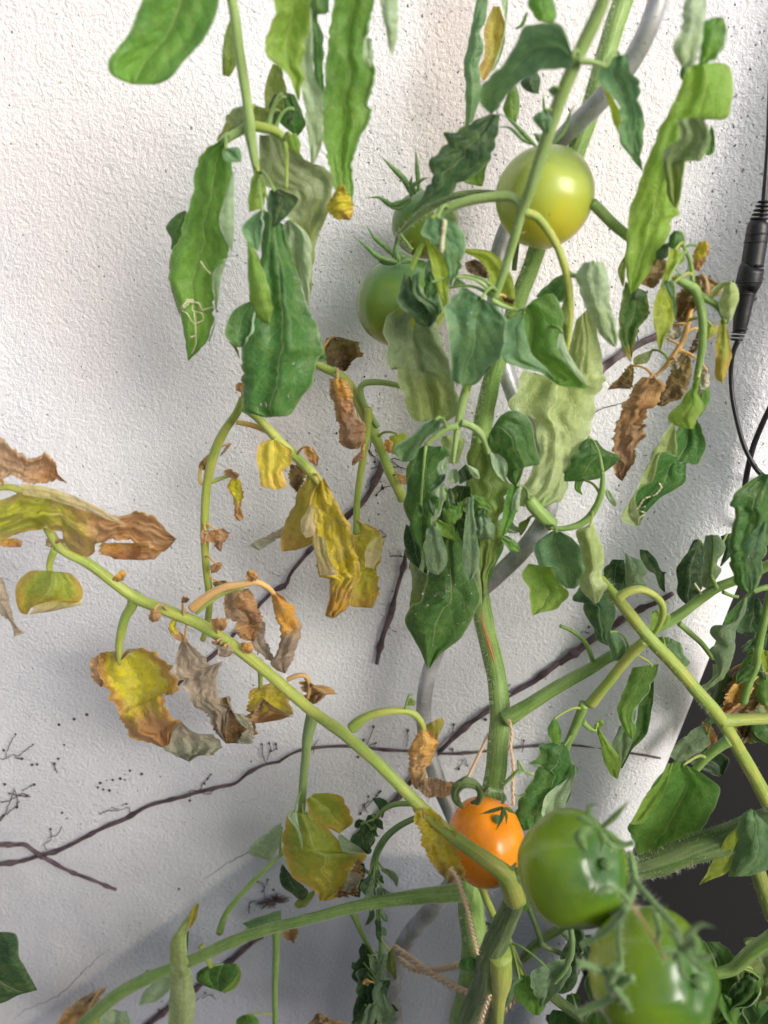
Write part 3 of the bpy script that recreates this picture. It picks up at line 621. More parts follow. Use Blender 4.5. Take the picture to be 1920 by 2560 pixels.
leaf('ct', ('E', '700,1040 710,1090 760,1140', '790,1040 785,1090 770,1135', 'lime', .105))
leaf('ct_b', ('E', '1085,675 990,720 965,870 958,940 1060,990 1180,1020 1285,1092', '1090,660 1150,590 1250,565 1312,680 1310,760 1292,880 1400,1000 1475,1112 1380,1112 1290,1097', 'green', .105, .11, g(b=.18)),
     ('E', '1080,680 990,730 970,870 962,935 1060,985 1180,1015 1280,1085', '1090,690 1100,800 1130,900 1200,980 1285,1085', 'teal', .125, .125, g(b=.02)), label='broad green leaf beside the metal stake')
leaf('ct_b', ('E', '1305,770 1290,880 1380,1020 1470,1112', '1318,780 1350,900 1420,1010 1478,1105', 'pale', .115))
leaf('ct_r', ('E', '1320,440 1250,480 1160,570', '1350,500 1320,600 1250,590 1180,590', 'dark', .09), ('E', '1330,440 1320,600 1300,700 1335,880', '1372,450 1378,650 1365,800 1345,890', 'olive', .10))
leaf('ct_r2', ('E', '1440,370 1402,450 1440,580 1480,680 1540,800 1620,872', '1560,365 1590,500 1600,640 1642,760 1642,855', 'pale', .105, .10, g(b=.3)))
leaf('lo_under', ('N0', '1440,800 1394,960 1314,926 1297,968 1276,1023 1335,1048 1345,1112 1342,1160 1305,1220 1297,1265', '1474,768 1492,829 1509,943 1487,1000 1483,1050 1452,1120 1425,1190 1402,1250 1352,1272', 'under', .065, .08, g(b=.12, q=2.2, crease=-.06)), label='huge leaf showing its veined yellow green underside')
leaf('ct', ('E', '730,310 800,340 860,400 890,500 895,600', '740,290 870,300 960,360 1030,480 1040,640', 'lbright', .07, .07, g(b=.25)), ('E', '740,370 760,420 850,470', '800,350 860,390 880,460', 'dkbrown', .085))
leaf('ct', ('E', '960,570 980,600 1020,620', '1000,575 1030,590 1030,615', 'dkbrown', .09), ('E', '690,450 670,510 740,500', '700,465 740,490 745,500', 'dark', .09))
leaf('ct', ('E', '760,1000 740,1040 800,1060', '830,950 900,980 840,1050', 'teal', .09))
# centre lower
leaf('lo_r', ('I', '790,210 755,230 760,330 810,400 870,500 930,582', '770,200 840,100 930,70 1010,110 1055,200 1070,320 1090,430 1010,420 970,500 935,585', 'dark', .105, .105, g(b=.22)), label='glossy cupped dark green leaf')
leaf('lo_l', ('I', '400,120 310,160 250,230 120,320 165,405', '432,150 420,200 330,260 250,395 180,410', 'teal', .12, .11))
leaf('lo', ('I', '380,310 300,320 225,500 190,700 220,850 290,1000 315,1120', '470,310 492,360 440,420 440,560 450,640 400,760 380,850 330,1130', 'dark', .105, .10, g(b=.22, rr=8)), label='long dark leaf with a frilled pale margin')
leaf('lo', ('I', '465,380 430,430 430,560 365,625 420,660 385,770 330,950 288,1130', '497,375 462,480 450,580 462,680 400,830 355,980 315,1155', 'pale', .118, .11, g(tooth=7, b=.3)))
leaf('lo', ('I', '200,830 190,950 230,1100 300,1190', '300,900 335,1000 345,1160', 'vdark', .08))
leaf('lo', ('I', '470,880 400,1000 350,1160 300,1340 240,1370 190,1480 240,1570 300,1680 330,1760 356,1792', '560,880 620,1100 700,1300 662,1420 600,1550 500,1650 430,1700 360,1793', 'dark', .10, .10, g(b=.16, tooth=2)), label='broad dark green leaf with a pointed tip, dotted with water')
leaf('lo', ('I', '230,1080 240,1250 218,1440', '330,1160 388,1200 320,1270 300,1362 235,1400', 'gol', .085))
leaf('lo', ('I', '340,860 325,1000 345,1130 400,1170', '410,840 462,980 470,1100 425,1168', 'grey', .115, .115), ('I', '610,660 590,850 575,1020 580,1120 615,1198', '655,640 660,800 690,980 690,1120 640,1200', 'grey', .12, .12, g(b=.3)), label='narrow pale leaf folded along the dark leaves')
NS[0] += 1
leaf('lo_r', ('I', '700,350 640,560 640,700 690,870 680,1000 700,1300', '760,350 870,450 872,540 932,590 850,650 905,700 825,780 840,950 765,1130 735,1300', 'olive', .095, .09, g(b=.18)), ('I', '760,360 790,470 855,545', '820,360 880,430 872,535', 'pale', .115), label='olive leaf folded along its midrib')  # second, pale sheet: a highlight put in as leaf colour
leaf('lo_r', ('I', '870,790 830,950 765,1050 745,1290', '922,740 862,880 852,1000 800,1100 725,1310', 'dark', .08, .085), ('I', '650,1100 670,1250 700,1400', '690,1100 705,1250 712,1400', 'gol', .095))
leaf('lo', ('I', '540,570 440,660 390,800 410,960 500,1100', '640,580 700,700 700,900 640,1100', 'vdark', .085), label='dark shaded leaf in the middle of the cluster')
leaf('lo', ('I', '600,880 630,1100 680,1300 698,1400', '770,850 775,1000 745,1200 712,1400', 'dark', .088))
leaf('lo', ('I', '545,480 560,560 600,540', '600,430 650,470 640,530', 'vdark', .10), ('I', '600,430 640,500 690,530', '630,440 680,470 695,520', 'pale', .11), ('I', '500,470 480,540 530,560', '540,460 560,520 540,555', 'grey', .11))
leaf('lo', ('I', '440,600 480,670 512,712', '460,580 522,640 526,705', 'lime', .115), ('I', '395,810 430,900 570,958', '420,800 522,850 525,890 582,952', 'lime', .115))
leaf('lo_under', ('I', '975,350 945,470 935,540 950,580', '1040,370 1010,400 975,500 960,580', 'pale', .10), ('I', '950,580 920,650 905,735 940,755', '965,580 965,650 955,745', 'pale', .10))
leaf('lo_under', ('I', '1180,560 1190,640 1180,760', '1260,520 1250,600 1195,760', 'tdark', .07), ('I', '1000,800 955,830 960,905', '1040,780 1020,830 975,905', 'olive', .07))
leaf('lo', ('E', '600,1400 600,1480 640,1560', '690,1390 740,1430 700,1560', 'under', .07), ('E', '790,1440 750,1520 770,1600', '870,1440 890,1500 840,1600', 'olive', .08))
leaf('vine_r', ('I', '1400,260 1320,370 1275,450 1262,545', '1480,270 1530,330 1612,370 1600,410 1550,470 1500,510 1400,535 1300,545', 'dark', .075, .075, g(b=.2)))
leaf('vine_r', ('I', '1330,540 1332,600 1380,637', '1392,535 1372,590 1384,632', 'green', .07), ('I', '1530,610 1545,660 1592,712', '1565,603 1610,690 1602,712', 'pale', .085, .085, g(b=.4)))
leaf('vine_r', ('I', '1170,880 1070,960 1068,1060 1090,1110 1180,1125 1200,1180 1270,1260', '1240,880 1320,930 1382,1010 1392,1180 1330,1262', 'teal', .105, .10, g(b=.2)), label='wet lobed blue green leaf')
leaf('vine_r', ('I', '1020,1095 980,1170 1030,1270 1046,1445', '1180,1120 1240,1240 1292,1280 1240,1370 1200,1400 1100,1422', 'lime', .09, .095, g(b=.14)))
leaf('vine_r', ('I', '1410,840 1340,880 1370,1000 1400,1130 1370,1190 1380,1280 1470,1365', '1460,830 1500,950 1522,1050 1510,1180 1542,1240 1490,1352', 'under', .11, .115, g(b=.3)), label='tall pale leaf curled into a tube')
# left dying leaves
leaf('big', ('G', '-80,100 30,120 100,200 220,262 300,240 335,210 400,290 430,380 503,440', '-80,400 0,408 80,375 180,412 300,445 400,408 502,442', 'tan', .11, .10, g(tooth=4)), label='withered tan leaf at the left edge')
leaf('big', ('G', '-40,570 90,540 200,490 350,505 600,590 850,690 1000,655 1120,680 1200,760 1305,850', '-80,870 0,862 200,795 440,775 480,870 610,985 700,950 705,870 900,850 1100,905 1210,948 1302,856', 'ygb', .105, .11, g(tooth=5)), ('G', '150,440 400,480 700,600 930,740', '170,525 400,565 700,670 932,755', 'cream', .118, .12), ('G', '760,880 725,930 850,1002', '1000,880 1155,930 1150,995 1060,1010', 'orange', .095), label='long leaf yellow at the base and rusty brown at the tip')
leaf('big', ('G', '-30,850 0,900 100,915', '100,843 150,870 152,912', 'orange', .09), ('G', '340,850 370,910 430,915', '470,850 470,890 440,912', 'tan', .10))
leaf('b1b', ('G', '380,1090 230,1088 130,1170 120,1300 150,1395 200,1412', '375,1095 520,1108 600,1200 612,1285 560,1325 400,1315 250,1325', 'ygreen', .10, .11, g(b=.1, tooth=2)), ('G', '230,1330 235,1370 215,1412', '590,1295 592,1335 400,1385', 'cream', .09, .09, g(b=.3)), label='yellow leaf folded up like a cup')
leaf('big', ('G', '-60,1120 -40,1300 0,1405 80,1470 105,1575', '20,1140 65,1300 112,1480 188,1550', 'paper', .10), label='papery grey curled leaf')
leaf('ym', ('H', '690,500 630,530 608,600 630,700 640,790 720,812', '745,510 830,580 822,650 770,700 792,790 732,816', 'yellow', .075, .08, g(b=.3)), label='bright yellow crumpled leaf')
leaf('ym', ('H', '815,650 820,780 862,832', '905,680 912,720 870,832', 'obrn2', .06))
leaf('ym', ('H', '935,705 850,880 780,1050 755,1150 765,1205', '990,740 972,850 970,1120 860,1195', 'yolive', .07, .06, g(b=.14)), ('H', '785,1040 660,1110 568,1162 620,1197', '800,1080 740,1120 625,1197', 'papgrn', .06, .05))
leaf('ym', ('H', '985,790 945,870 970,1050 970,1150 1010,1350 1070,1380 1070,1480 1040,1600 1090,1622', '1030,740 1110,900 1200,1080 1245,1280 1235,1380 1190,1500 1182,1550 1092,1627', 'yor', .085, .075, g(b=.2, tooth=3)), ('H', '965,1090 980,1230 1010,1352', '1040,1120 1060,1250 1115,1340 1060,1355', 'cream', .10, .09), ('H', '955,900 888,1000 890,1085', '972,920 972,1090 920,1118', 'cream', .095), label='long yellow leaf with orange margin')
leaf('ym', ('H', '925,535 908,580 940,640', '965,560 992,620 985,670', 'orange', .08))
leaf('yr3', ('H', '1240,1020 1210,1120 1222,1300 1190,1480 1200,1542 1290,1558', '1290,1028 1370,1070 1392,1150 1380,1250 1345,1350 1362,1450 1340,1558', 'yor', .055, .05, g(tooth=4)), ('H', '1345,1110 1290,1200 1290,1300', '1390,1120 1398,1200 1340,1310', 'cream', .07), label='orange yellow drooping leaf with papery side')
leaf('yl3', ('H', '310,585 248,650 245,685', '328,600 312,680 262,690', 'brown', .05, .05, g(b=.3)), ('H', '440,525 400,560 375,610', '445,530 420,570 385,600', 'paper', .045))
leaf('yl2', ('H', '450,735 428,795 460,870 468,980 500,1012', '500,750 522,830 505,900 525,1000', 'ybrown', .055), ('H', '410,690 405,720 440,740', '450,685 500,720 480,750', 'obrown', .055))
leaf('yl', ('H', '300,1075 300,1130 340,1150 375,1202', '400,1058 417,1110 385,1150 387,1205', 'obrown', .055), ('H', '270,1065 255,1110 265,1160', '300,1070 300,1110 285,1160', 'tan', .055), label='small rusty brown leaflet crumpled on the thin stalk')
leaf('yl', ('H', '320,1290 310,1310 320,1340', '370,1268 387,1290 360,1335', 'obrown', .055, .055, g(b=.5)))
leaf('yr', ('H', '1065,115 1080,220 1110,330 1130,450 1145,530 1190,562', '1160,115 1200,200 1217,330 1262,380 1282,500 1250,558', 'obrown', .065, .06, g(b=.5)), ('H', '1090,120 1110,240 1150,330', '1165,120 1205,220 1212,330', 'orange', .075, .075, g(b=.4)), label='rolled orange brown dead leaf')
leaf('yr', ('D', '985,865 970,955 1000,1010 1085,1062', '1060,858 1165,895 1200,972 1150,982 1100,1062', 'obrn2', .03), label='thin brown leaf flat against the wall')
leaf('yr', ('H', '1440,480 1445,570 1475,595', '1540,455 1552,500 1500,595', 'lbright', .06), ('H', '1415,500 1410,560 1440,585', '1440,500 1470,525 1450,585', 'orange', .065), ('H', '1490,720 1500,770 1540,785', '1540,725 1555,750 1550,780', 'tanor', .055))
leaf('yr3', ('H', '1270,560 1215,620 1205,665', '1285,570 1280,610 1225,660', 'obrown', .065))
leaf('yl', ('H', '478,150 475,190 520,205', '520,140 535,170 530,205', 'orange', .06), ('H', '330,1395 340,1440 370,1450', '400,1385 420,1410 400,1440', 'obrn2', .05))
# big withered leaves
leaf('b1', ('K', '215,600 130,545 130,640 150,730 190,800 230,900 260,980 310,1040 400,1082 490,1112', '250,590 350,522 430,545 500,600 560,690 577,760 540,795 490,788 500,860 540,935 592,950 545,1010 530,1092', 'ybrown', .10, .10, g(b=.1, tooth=5)), ('K', '160,540 60,600 80,700 120,752', '180,545 140,620 150,700 130,752', 'obrown', .09, .09, g(b=.3)),
     ('K', '590,945 540,1010 500,1120 560,1150 640,1192', '630,990 700,1030 790,1035 827,1080 780,1150 700,1162 650,1196', 'papgrn', .09, .085, g(b=.3)), label='yellow leaf with crisp brown rim and grey papery tip')
leaf('big', ('K', '600,480 580,560 570,640 620,750 660,790 665,840 760,920 820,1030 860,1085', '640,485 720,560 755,625 830,610 800,700 820,800 872,900 860,1000 868,1085', 'paper', .105, .095, g(b=.25, tooth=5)), ('K', '830,820 875,900 830,950 860,1040 865,1088', '885,808 900,900 970,920 1032,1000 1010,1085 935,1085', 'brown', .09, .09, g(b=-.1)), ('K', '870,800 890,880 930,950 990,1000', '885,808 905,900 975,920 1030,1000', 'papgrn', .10, .10, g(b=.3)), ('K', '1000,1000 960,1030 930,1080', '1030,1000 1012,1085 950,1086', 'papgrn', .095), label='grey papery leaf hanging folded')
leaf('big', ('K', '575,330 530,380 540,440 590,480', '590,340 560,390 600,430 640,480', 'ybrown', .105, .105, g(b=.3)))
leaf('b3', ('K', '860,200 850,270 900,350 960,460 1020,482', '1000,165 1020,260 1078,350 1050,430 1030,482', 'tan', .09, .085, g(tooth=5)), ('K', '930,200 920,270 985,320 1000,380', '1010,180 1040,260 1075,345 1040,385', 'obrown', .105), ('K', '1060,350 1020,500 1100,580 1150,603', '1100,370 1095,480 1162,593', 'paper', .08), label='crumpled pinkish brown leaf')
leaf('b3', ('K', '1130,190 1150,300 1190,400 1190,500 1140,625 1210,672', '1165,190 1262,290 1292,400 1282,520 1220,672', 'ogrey', .10, .085, g(b=.35)), label='arched orange and grey dead leaf')
leaf('b3', ('K', '985,70 980,110 1010,130', '1020,58 1045,90 1040,125', 'orange', .11), ('K', '790,130 800,170 840,185', '860,120 875,150 860,185', 'obrn2', .07))
leaf('b5', ('K', '1065,750 1003,780 1010,880 1000,930 988,972', '1110,740 1180,718 1232,790 1222,830 1242,912 1140,935 1060,960', 'ypap', .10, .09, g(b=.08)), ('K', '1090,820 1040,910 990,973', '1120,850 1232,925 1100,962', 'tan', .105, .10), label='small yellow leaf with a beige fold')
leaf('b6', ('K', '1345,700 1338,800 1362,852', '1375,730 1430,770 1415,740 1480,755 1530,795 1440,800 1405,845 1370,855', 'obrown', .115, .12, g(tooth=7)), label='star shaped rusty dry leaf')
for s in ('190,110 200,128 250,125|240,60 270,75 260,120|orange', '420,290 412,350 430,370|470,288 478,340 465,362|obrown', '815,510 820,560 850,577|900,510 912,545 880,573|paper', '775,350 780,400 830,420|865,342 875,380 850,418|obrown', '955,490 960,530 980,556|1015,488 1022,530 1005,556|orange', '610,220 605,245 620,255|635,215 645,235 635,252|dkbrown', '780,480 790,500 830,505|850,478 850,495 835,503|tan'):
    a, b_, st_ = s.split('|'); leaf('big', ('K', a, b_, st_, .125, .125, dict(b=.5, rows=22)), name='leaflet')
# lower centre
leaf('b2', ('M', '385,850 320,850 282,1000 290,1160 340,1270 480,1350 510,1420', '430,850 560,950 640,1050 700,1110 805,1115 800,1170 725,1200 770,1270 740,1350 660,1385 585,1417', 'ygreen', .11, .11, g(b=.15, tooth=4)), ('M', '425,770 440,830 470,900 560,950 640,988', '480,728 620,740 682,800 722,915 672,962', 'ygreen', .12, .12, g(b=.15, tooth=5)),
     ('M', '628,1000 640,1060 660,1100 740,1110', '650,990 745,1060 806,1112', 'pale', .118, .118), ('M', '745,1150 730,1210 690,1300 600,1392', '785,1160 780,1280 730,1375 640,1402', 'obrown', .125, .12, g(tooth=7, cr_=.35)), ('M', '700,1230 690,1300 650,1350', '760,1240 765,1300 700,1370', 'papgrn', .135, .13, g(cr_=.4)), label='big yellow green leaf with scorched brown corner')
leaf('b2', ('M', '340,830 310,880 360,960 400,1095', '365,850 385,960 400,1000 402,1095', 'pale', .125, .125, g(b=.3)), ('M', '300,960 278,1000 300,1100', '360,960 390,1050 340,1110', 'yolive', .105))
leaf('low_a', ('M', '265,910 150,1000 55,1110 180,1162', '275,980 255,1070 190,1162', 'pale', .07, .06, g(b=.1)), label='faint pale leaf close to the wall')
leaf('low', ('M', '270,1180 258,1260 280,1330 400,1422', '340,1270 432,1350 425,1400', 'vdark', .10), ('M', '380,1400 350,1440 370,1470', '480,1350 470,1400 420,1460', 'olive', .08))
leaf('b8', ('M', '820,870 790,950 718,1000 740,1060 825,1122', '880,860 890,930 855,1020 842,1115', 'tdark', .11, .11, g(tooth=8, cr_=.3)), ('M', '850,760 880,800 910,890', '900,755 945,790 920,885', 'tdark', .12, .12, g(tooth=4)))
leaf('b8', ('M', '770,1170 770,1300 720,1390', '800,1180 800,1300 770,1400', 'vdark', .10, .10, g(tooth=5)))
leaf('b9', ('M', '860,1230 790,1290 770,1340 800,1380', '880,1240 850,1330 830,1400', 'teal', .14, .14, g(b=.5, cr_=.25)), ('M', '900,1220 960,1270 1010,1335', '940,1210 1000,1240 1020,1275', 'grey', .14, .14, g(b=.4, cr_=.25)), ('M', '900,1330 940,1400 990,1440', '930,1340 1000,1400 985,1462', 'grey', .145, .14, g(b=.4)), label='wilted grey green shoot tip')
leaf('b9', ('M', '850,1260 830,1330 790,1410', '870,1270 860,1350 850,1410', 'grey', .15, .15, g(b=.5)), ('M', '820,1440 830,1500 800,1580', '850,1440 865,1520 830,1570', 'tdark', .12, .12), ('M', '870,1540 870,1620 905,1690', '900,1530 915,1610 915,1690', 'tdark', .145, .145, g(b=.4, tooth=4)))
leaf('low_d', ('M', '785,1690 765,1780 735,1850 730,1920 760,1960', '830,1720 850,1830 860,1920 790,1970', 'vdark', .12, .12, g(tooth=7, cr_=.3)), ('M', '720,1810 715,1850 745,1880', '745,1820 765,1850 760,1885', 'tdark', .125), label='wilted dark hanging leaf cluster')
leaf('low_e', ('M', '820,1950 745,2020 745,2110 715,2200 770,2240', '870,1960 910,2050 890,2150 860,2240', 'vdark', .12, .12, g(tooth=8, cr_=.3)), ('M', '900,1940 845,2010 850,2110 895,2215', '955,1990 960,2060 1002,2170 960,2215', 'grey', .145, .145, g(tooth=6, cr_=.3)))
leaf('low_e', ('M', '950,1760 940,1850 1000,1930', '990,1710 1000,1800 1005,1920', 'olive', .145, .145, g(b=.5, cr_=.3)), ('M', '920,1760 890,1850 880,1940', '950,1760 940,1850 920,1930', 'grey', .15, .15, g(b=.5, cr_=.3)), ('M', '830,1780 840,1850 870,1890', '850,1770 880,1850 880,1890', 'grey', .145, .145), ('M', '940,1930 930,1990 950,2030', '965,1940 955,1990 952,2030', 'vdark', .13))
leaf('low_e', ('M', '830,2080 790,2150 780,2230', '880,2090 870,2160 850,2230', 'grey', .15, .15, g(b=.4, cr_=.3)), ('M', '800,1925 790,1950 820,1970', '830,1925 840,1945 825,1970', 'tanor', .14))
leaf('b4', ('M', '1150,310 1100,430 1088,560 1100,650 1130,702', '1195,305 1262,400 1230,500 1165,640 1142,702', 'tanor', .13, .13, g(b=.4)), ('M', '1195,290 1210,340 1265,400', '1300,235 1308,290 1270,375', 'yolive', .12, .12, g(b=-.2)), ('M', '1140,672 1200,632 1300,652 1410,662', '1145,700 1200,745 1300,752 1405,715', 'tan', .14, .15, g(b=.5)), label='tan leaf rolled up and bent at its end')
leaf('b4b', ('M', '1080,130 1062,165 1105,165', '1100,110 1128,140 1120,165', 'olive', .13, .13, g(rows=16)), name='leaflet')
leaf('b7', ('M', '1130,840 1125,890 1180,1010 1190,1100 1200,1130 1240,1180 1330,1292', '1230,825 1290,880 1300,935 1370,1000 1385,1080 1422,1180 1410,1270 1345,1307', 'ypap', .22, .225, g(b=.2, tooth=5)), label='yellow withering leaf lying against the orange tomato')
leaf('low', ('M', '15,1565 150,1512 262,1478', '85,1620 165,1590 268,1562', 'teal', .105, .105, g(b=.5, tooth=1)), label='wet leaf rolled around the branch')
leaf('low', ('M', '280,1565 270,1640 345,1692', '350,1560 362,1620 350,1695', 'brown', .07))
leaf('low', ('L', '1165,1240 1050,1380 1010,1480 1012,1600 1005,1750 995,1990', '1180,1250 1160,1330 1112,1400 1107,1550 1130,1650 1155,1780 1140,1990', 'under', .115, .11, g(b=.3)), ('L', '1150,1240 1120,1290 1118,1370', '1182,1228 1168,1310 1130,1375', 'yolive', .12), ('L', '1105,1400 1098,1500 1108,1600', '1120,1390 1112,1500 1112,1600', 'dark', .105), label='tall twisted pale leaf with a yellow tip')
leaf('low_c', ('L', '1245,1590 1170,1645 1168,1700 1280,1742', '1400,1585 1427,1650 1392,1730 1320,1757', 'dark', .085, .085, g(b=-.2)), ('L', '1395,1590 1410,1640 1370,1700 1315,1750', '1415,1600 1428,1650 1395,1730 1325,1760', 'lime', .10), ('L', '1190,1650 1180,1680 1240,1715', '1240,1620 1240,1680 1260,1715', 'green', .095), label='small leaf cupped over a dead bud')
leaf('low_f', ('L', '920,1680 850,1760 825,1832', '1012,1660 1002,1750 925,1812', 'pale', .095, .09, g(b=.3)))
leaf('off_left', ('L', '-180,1440 -200,1600 -160,1800 0,1822 100,1775', '-100,1400 0,1398 90,1408 110,1460 112,1540 150,1610 222,1742', 'tdark', .22, .22, g(b=.06, tooth=2)), label='dark blue green leaf poking in at the left edge')
leaf('low', ('L', '540,1760 400,1850 320,1960', '640,1720 540,1850 450,1960', 'tan', .05), ('L', '520,1890 500,1930 510,1960', '600,1880 605,1920 590,1960', 'yor', .06))
leaf('low', ('L', '625,1860 590,1900 580,1970', '755,1868 765,1920 760,1970', 'pale', .085))
leaf('low_b', ('L', '1440,1890 1405,1920 1405,1980', '1490,1882 1530,1920 1525,1980', 'green', .10))
leaf('low_e', ('M', '480,2150 460,2212 470,2300', '500,2140 600,2180 720,2240 700,2300', 'tan', .10))
rc = random.Random(21)
def tuft(br, tile, cx, cy, rx, ry, n_, g_, styles, lo=55, hi=110):
    for k in range(n_):
        x, y = cx+rc.uniform(-rx, rx), cy+rc.uniform(-ry, ry); L_ = rc.uniform(lo, hi); w_ = L_*rc.uniform(.35, .6); an = rc.gauss(0, .55)
        dx, dy = math.sin(an)*L_, math.cos(an)*L_; nx, ny = -math.cos(an)*w_/2, math.sin(an)*w_/2
        f = lambda a, s_: f'{x+dx*a+nx*s_},{y+dy*a+ny*s_}'
        leaf(br, (tile, ' '.join((f(0, .1), f(.2, .9), f(.55, 1), f(.8, .6), f(1, 0))), ' '.join((f(0, -.1), f(.2, -.8), f(.5, -1), f(.8, -.5), f(1, 0))), rc.choice(styles), g_+rc.uniform(-.01, .012), None, dict(tooth=6, cr_=.32, rows=36)))
tuft('low_e', 'M', 880, 1850, 90, 90, 7, .135, ('tdark', 'vdark', 'grey'))
tuft('low_e', 'M', 850, 2080, 90, 90, 8, .135, ('tdark', 'vdark', 'dark', 'grey'), 70, 130)
tuft('b9', 'M', 860, 1270, 60, 60, 7, .135, ('grey', 'tdark', 'teal'), 60, 110)
tuft('b8', 'M', 830, 930, 50, 60, 4, .115, ('tdark', 'dark'), 60, 100)
tuft('low_e', 'M', 890, 1500, 25, 90, 4, .14, ('tdark', 'grey'), 50, 90)
tuft('lo', 'I', 420, 560, 120, 120, 6, .11, ('dark', 'green', 'tdark'), 90, 150)
tuft('lo_r', 'I', 770, 760, 100, 170, 6, .10, ('green', 'grey', 'olive', 'dark'), 130, 210)
tuft('lo', 'I', 560, 820, 90, 200, 5, .095, ('dark', 'tdark', 'green'), 130, 220)
tuft('lo_l', 'I', 330, 760, 90, 150, 4, .10, ('dark', 'tdark'), 90, 160)
tuft('rr2', 'J', 1590, 1500, 60, 200, 8, .09, ('dark', 'tdark', 'green'), 120, 220)
tuft('lr3', 'O', 560, 1640, 70, 120, 6, .11, ('tdark', 'vdark', 'dark'), 100, 170)
tuft('lr', 'O', 1480, 1900, 150, 150, 10, .16, ('dark', 'tdark', 'green'), 160, 280)
tuft('ul_r', 'A', 1080, 560, 60, 80, 4, .07, ('tdark', 'olive', 'dark'), 90, 150)
tuft('ct', 'E', 520, 480, 70, 90, 4, .09, ('tdark', 'dark'), 120, 200)
# right hand leaves
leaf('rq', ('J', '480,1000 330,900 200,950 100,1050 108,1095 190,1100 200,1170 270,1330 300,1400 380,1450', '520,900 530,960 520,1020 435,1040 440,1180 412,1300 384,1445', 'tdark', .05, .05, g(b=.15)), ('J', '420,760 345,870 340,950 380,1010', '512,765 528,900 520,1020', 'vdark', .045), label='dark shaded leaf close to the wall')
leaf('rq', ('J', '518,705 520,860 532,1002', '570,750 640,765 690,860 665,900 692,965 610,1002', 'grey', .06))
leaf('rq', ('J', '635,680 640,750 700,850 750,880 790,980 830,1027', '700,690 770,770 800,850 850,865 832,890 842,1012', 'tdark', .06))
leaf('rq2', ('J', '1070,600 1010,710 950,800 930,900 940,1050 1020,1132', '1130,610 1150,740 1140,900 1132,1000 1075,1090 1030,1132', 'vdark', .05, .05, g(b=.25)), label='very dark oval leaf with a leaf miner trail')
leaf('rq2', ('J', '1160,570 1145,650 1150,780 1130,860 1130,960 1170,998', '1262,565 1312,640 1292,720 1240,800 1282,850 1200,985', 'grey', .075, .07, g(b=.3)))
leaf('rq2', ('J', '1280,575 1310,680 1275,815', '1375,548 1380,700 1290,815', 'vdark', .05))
leaf('rr', ('J', '1600,80 1500,150 1390,240 1355,330 1400,360 1380,500 1342,660 1380,700 1370,800 1400,950 1505,1032', '1720,80 1730,400 1660,600 1605,800 1592,950 1520,1037', 'dark', .12, .13, g(b=.12)), ('J', '1620,460 1480,620 1480,750 1500,950 1517,1037', '1640,450 1637,600 1605,780 1592,930 1522,1037', 'teal', .14, .14, g(b=.3)), label='large dark veined leaf folded at the right edge')
leaf('rr', ('J', '1480,1050 1330,1200 1312,1292', '1500,1050 1480,1150 1410,1270 1335,1292', 'dark', .10), ('J', '1510,1045 1430,1230 1412,1340', '1585,1070 1622,1200 1602,1350 1480,1367', 'tdark', .095), label='wet dark leaf behind the right stalk')
leaf('rr', ('J', '1450,1080 1420,1160 1370,1270 1235,1290 1200,1350 1260,1440 1190,1475 1230,1540 1242,1680 1115,1790', '1500,1045 1475,1180 1425,1270 1392,1370 1392,1500 1352,1620 1300,1700 1155,1815', 'grey', .115, .11, g(b=.3, tooth=4)), label='twisted grey green leaf hanging before the dark panel')
leaf('rs', ('J', '370,1340 368,1400 400,1480 412,1570', '440,1335 512,1420 532,1520 500,1568', 'teal', .12, .12, g(b=.4)))
leaf('rp', ('J', '760,1380 820,1500 880,1600', '870,1380 880,1480 910,1600', 'green', .12), ('J', '875,1385 862,1500 900,1595', '965,1430 982,1520 1032,1580 1012,1617', 'teal', .125))
leaf('rp2', ('J', '740,1175 720,1280 680,1370', '800,1165 885,1210 830,1300 740,1390', 'lime', .115))
leaf('rp3', ('O', '880,20 812,200 790,280 828,380 870,432', '1030,0 1012,60 955,180 885,260 892,380 878,432', 'green', .13, .125, g(b=.2, rr=6)), ('O', '800,365 770,440 768,510 806,595', '900,260 882,380 862,480 815,590', 'grey', .115, .115, g(b=.3)), ('O', '990,80 920,220 890,360 800,600', '1000,80 998,200 960,400 880,490 820,600', 'dark', .10, .105, g(b=.1)), label='hanging leaf rolled with a dark inner face')
leaf('rp3c', ('O', '650,355 690,440 712,560 755,640 792,662', '700,318 720,345 690,370 760,480 812,560 792,664', 'lime', .12, .125, g(b=.3)))
leaf('rp3b', ('O', '485,450 350,470 350,520 285,575 355,590 300,660 220,820 205,880 252,962', '500,470 530,560 556,600 542,680 482,830 462,860 360,930', 'dark', .13, .15, g(b=.15, tooth=5)), ('O', '530,640 400,740 358,830 362,895', '552,580 547,680 492,800 450,868', 'pale', .14, .16, g(b=.1)), ('O', '425,310 388,370 410,450', '442,315 468,390 462,470', 'green', .135), label='dark green lobed leaf between the tomatoes')
leaf('rp5', ('O', '1120,560 1030,650 970,740 930,830 862,922 880,1010 920,1145', '1230,600 1300,645 1378,710 1362,800 1290,935 1232,1052 1100,1080 955,1155', 'green', .17, .17, g(b=.14, tooth=4)), ('O', '1085,572 1025,680 960,750 890,870 865,920', '1115,570 1042,780 940,910 872,925', 'lime', .18, .18), label='broad green leaf in front of the dark panel')
leaf('right_shoot', ('O', '1500,915 1420,1010 1340,1140 1262,1272', '1512,950 1482,1100 1432,1190 1270,1270', 'lbright', .20, .20), ('O', '1560,832 1498,900 1488,1050 1440,1190 1430,1225', '1600,860 1700,950 1700,1150 1550,1222', 'teal', .205, .205, g(b=.2)), label='leaf with one yellow half at the right edge')
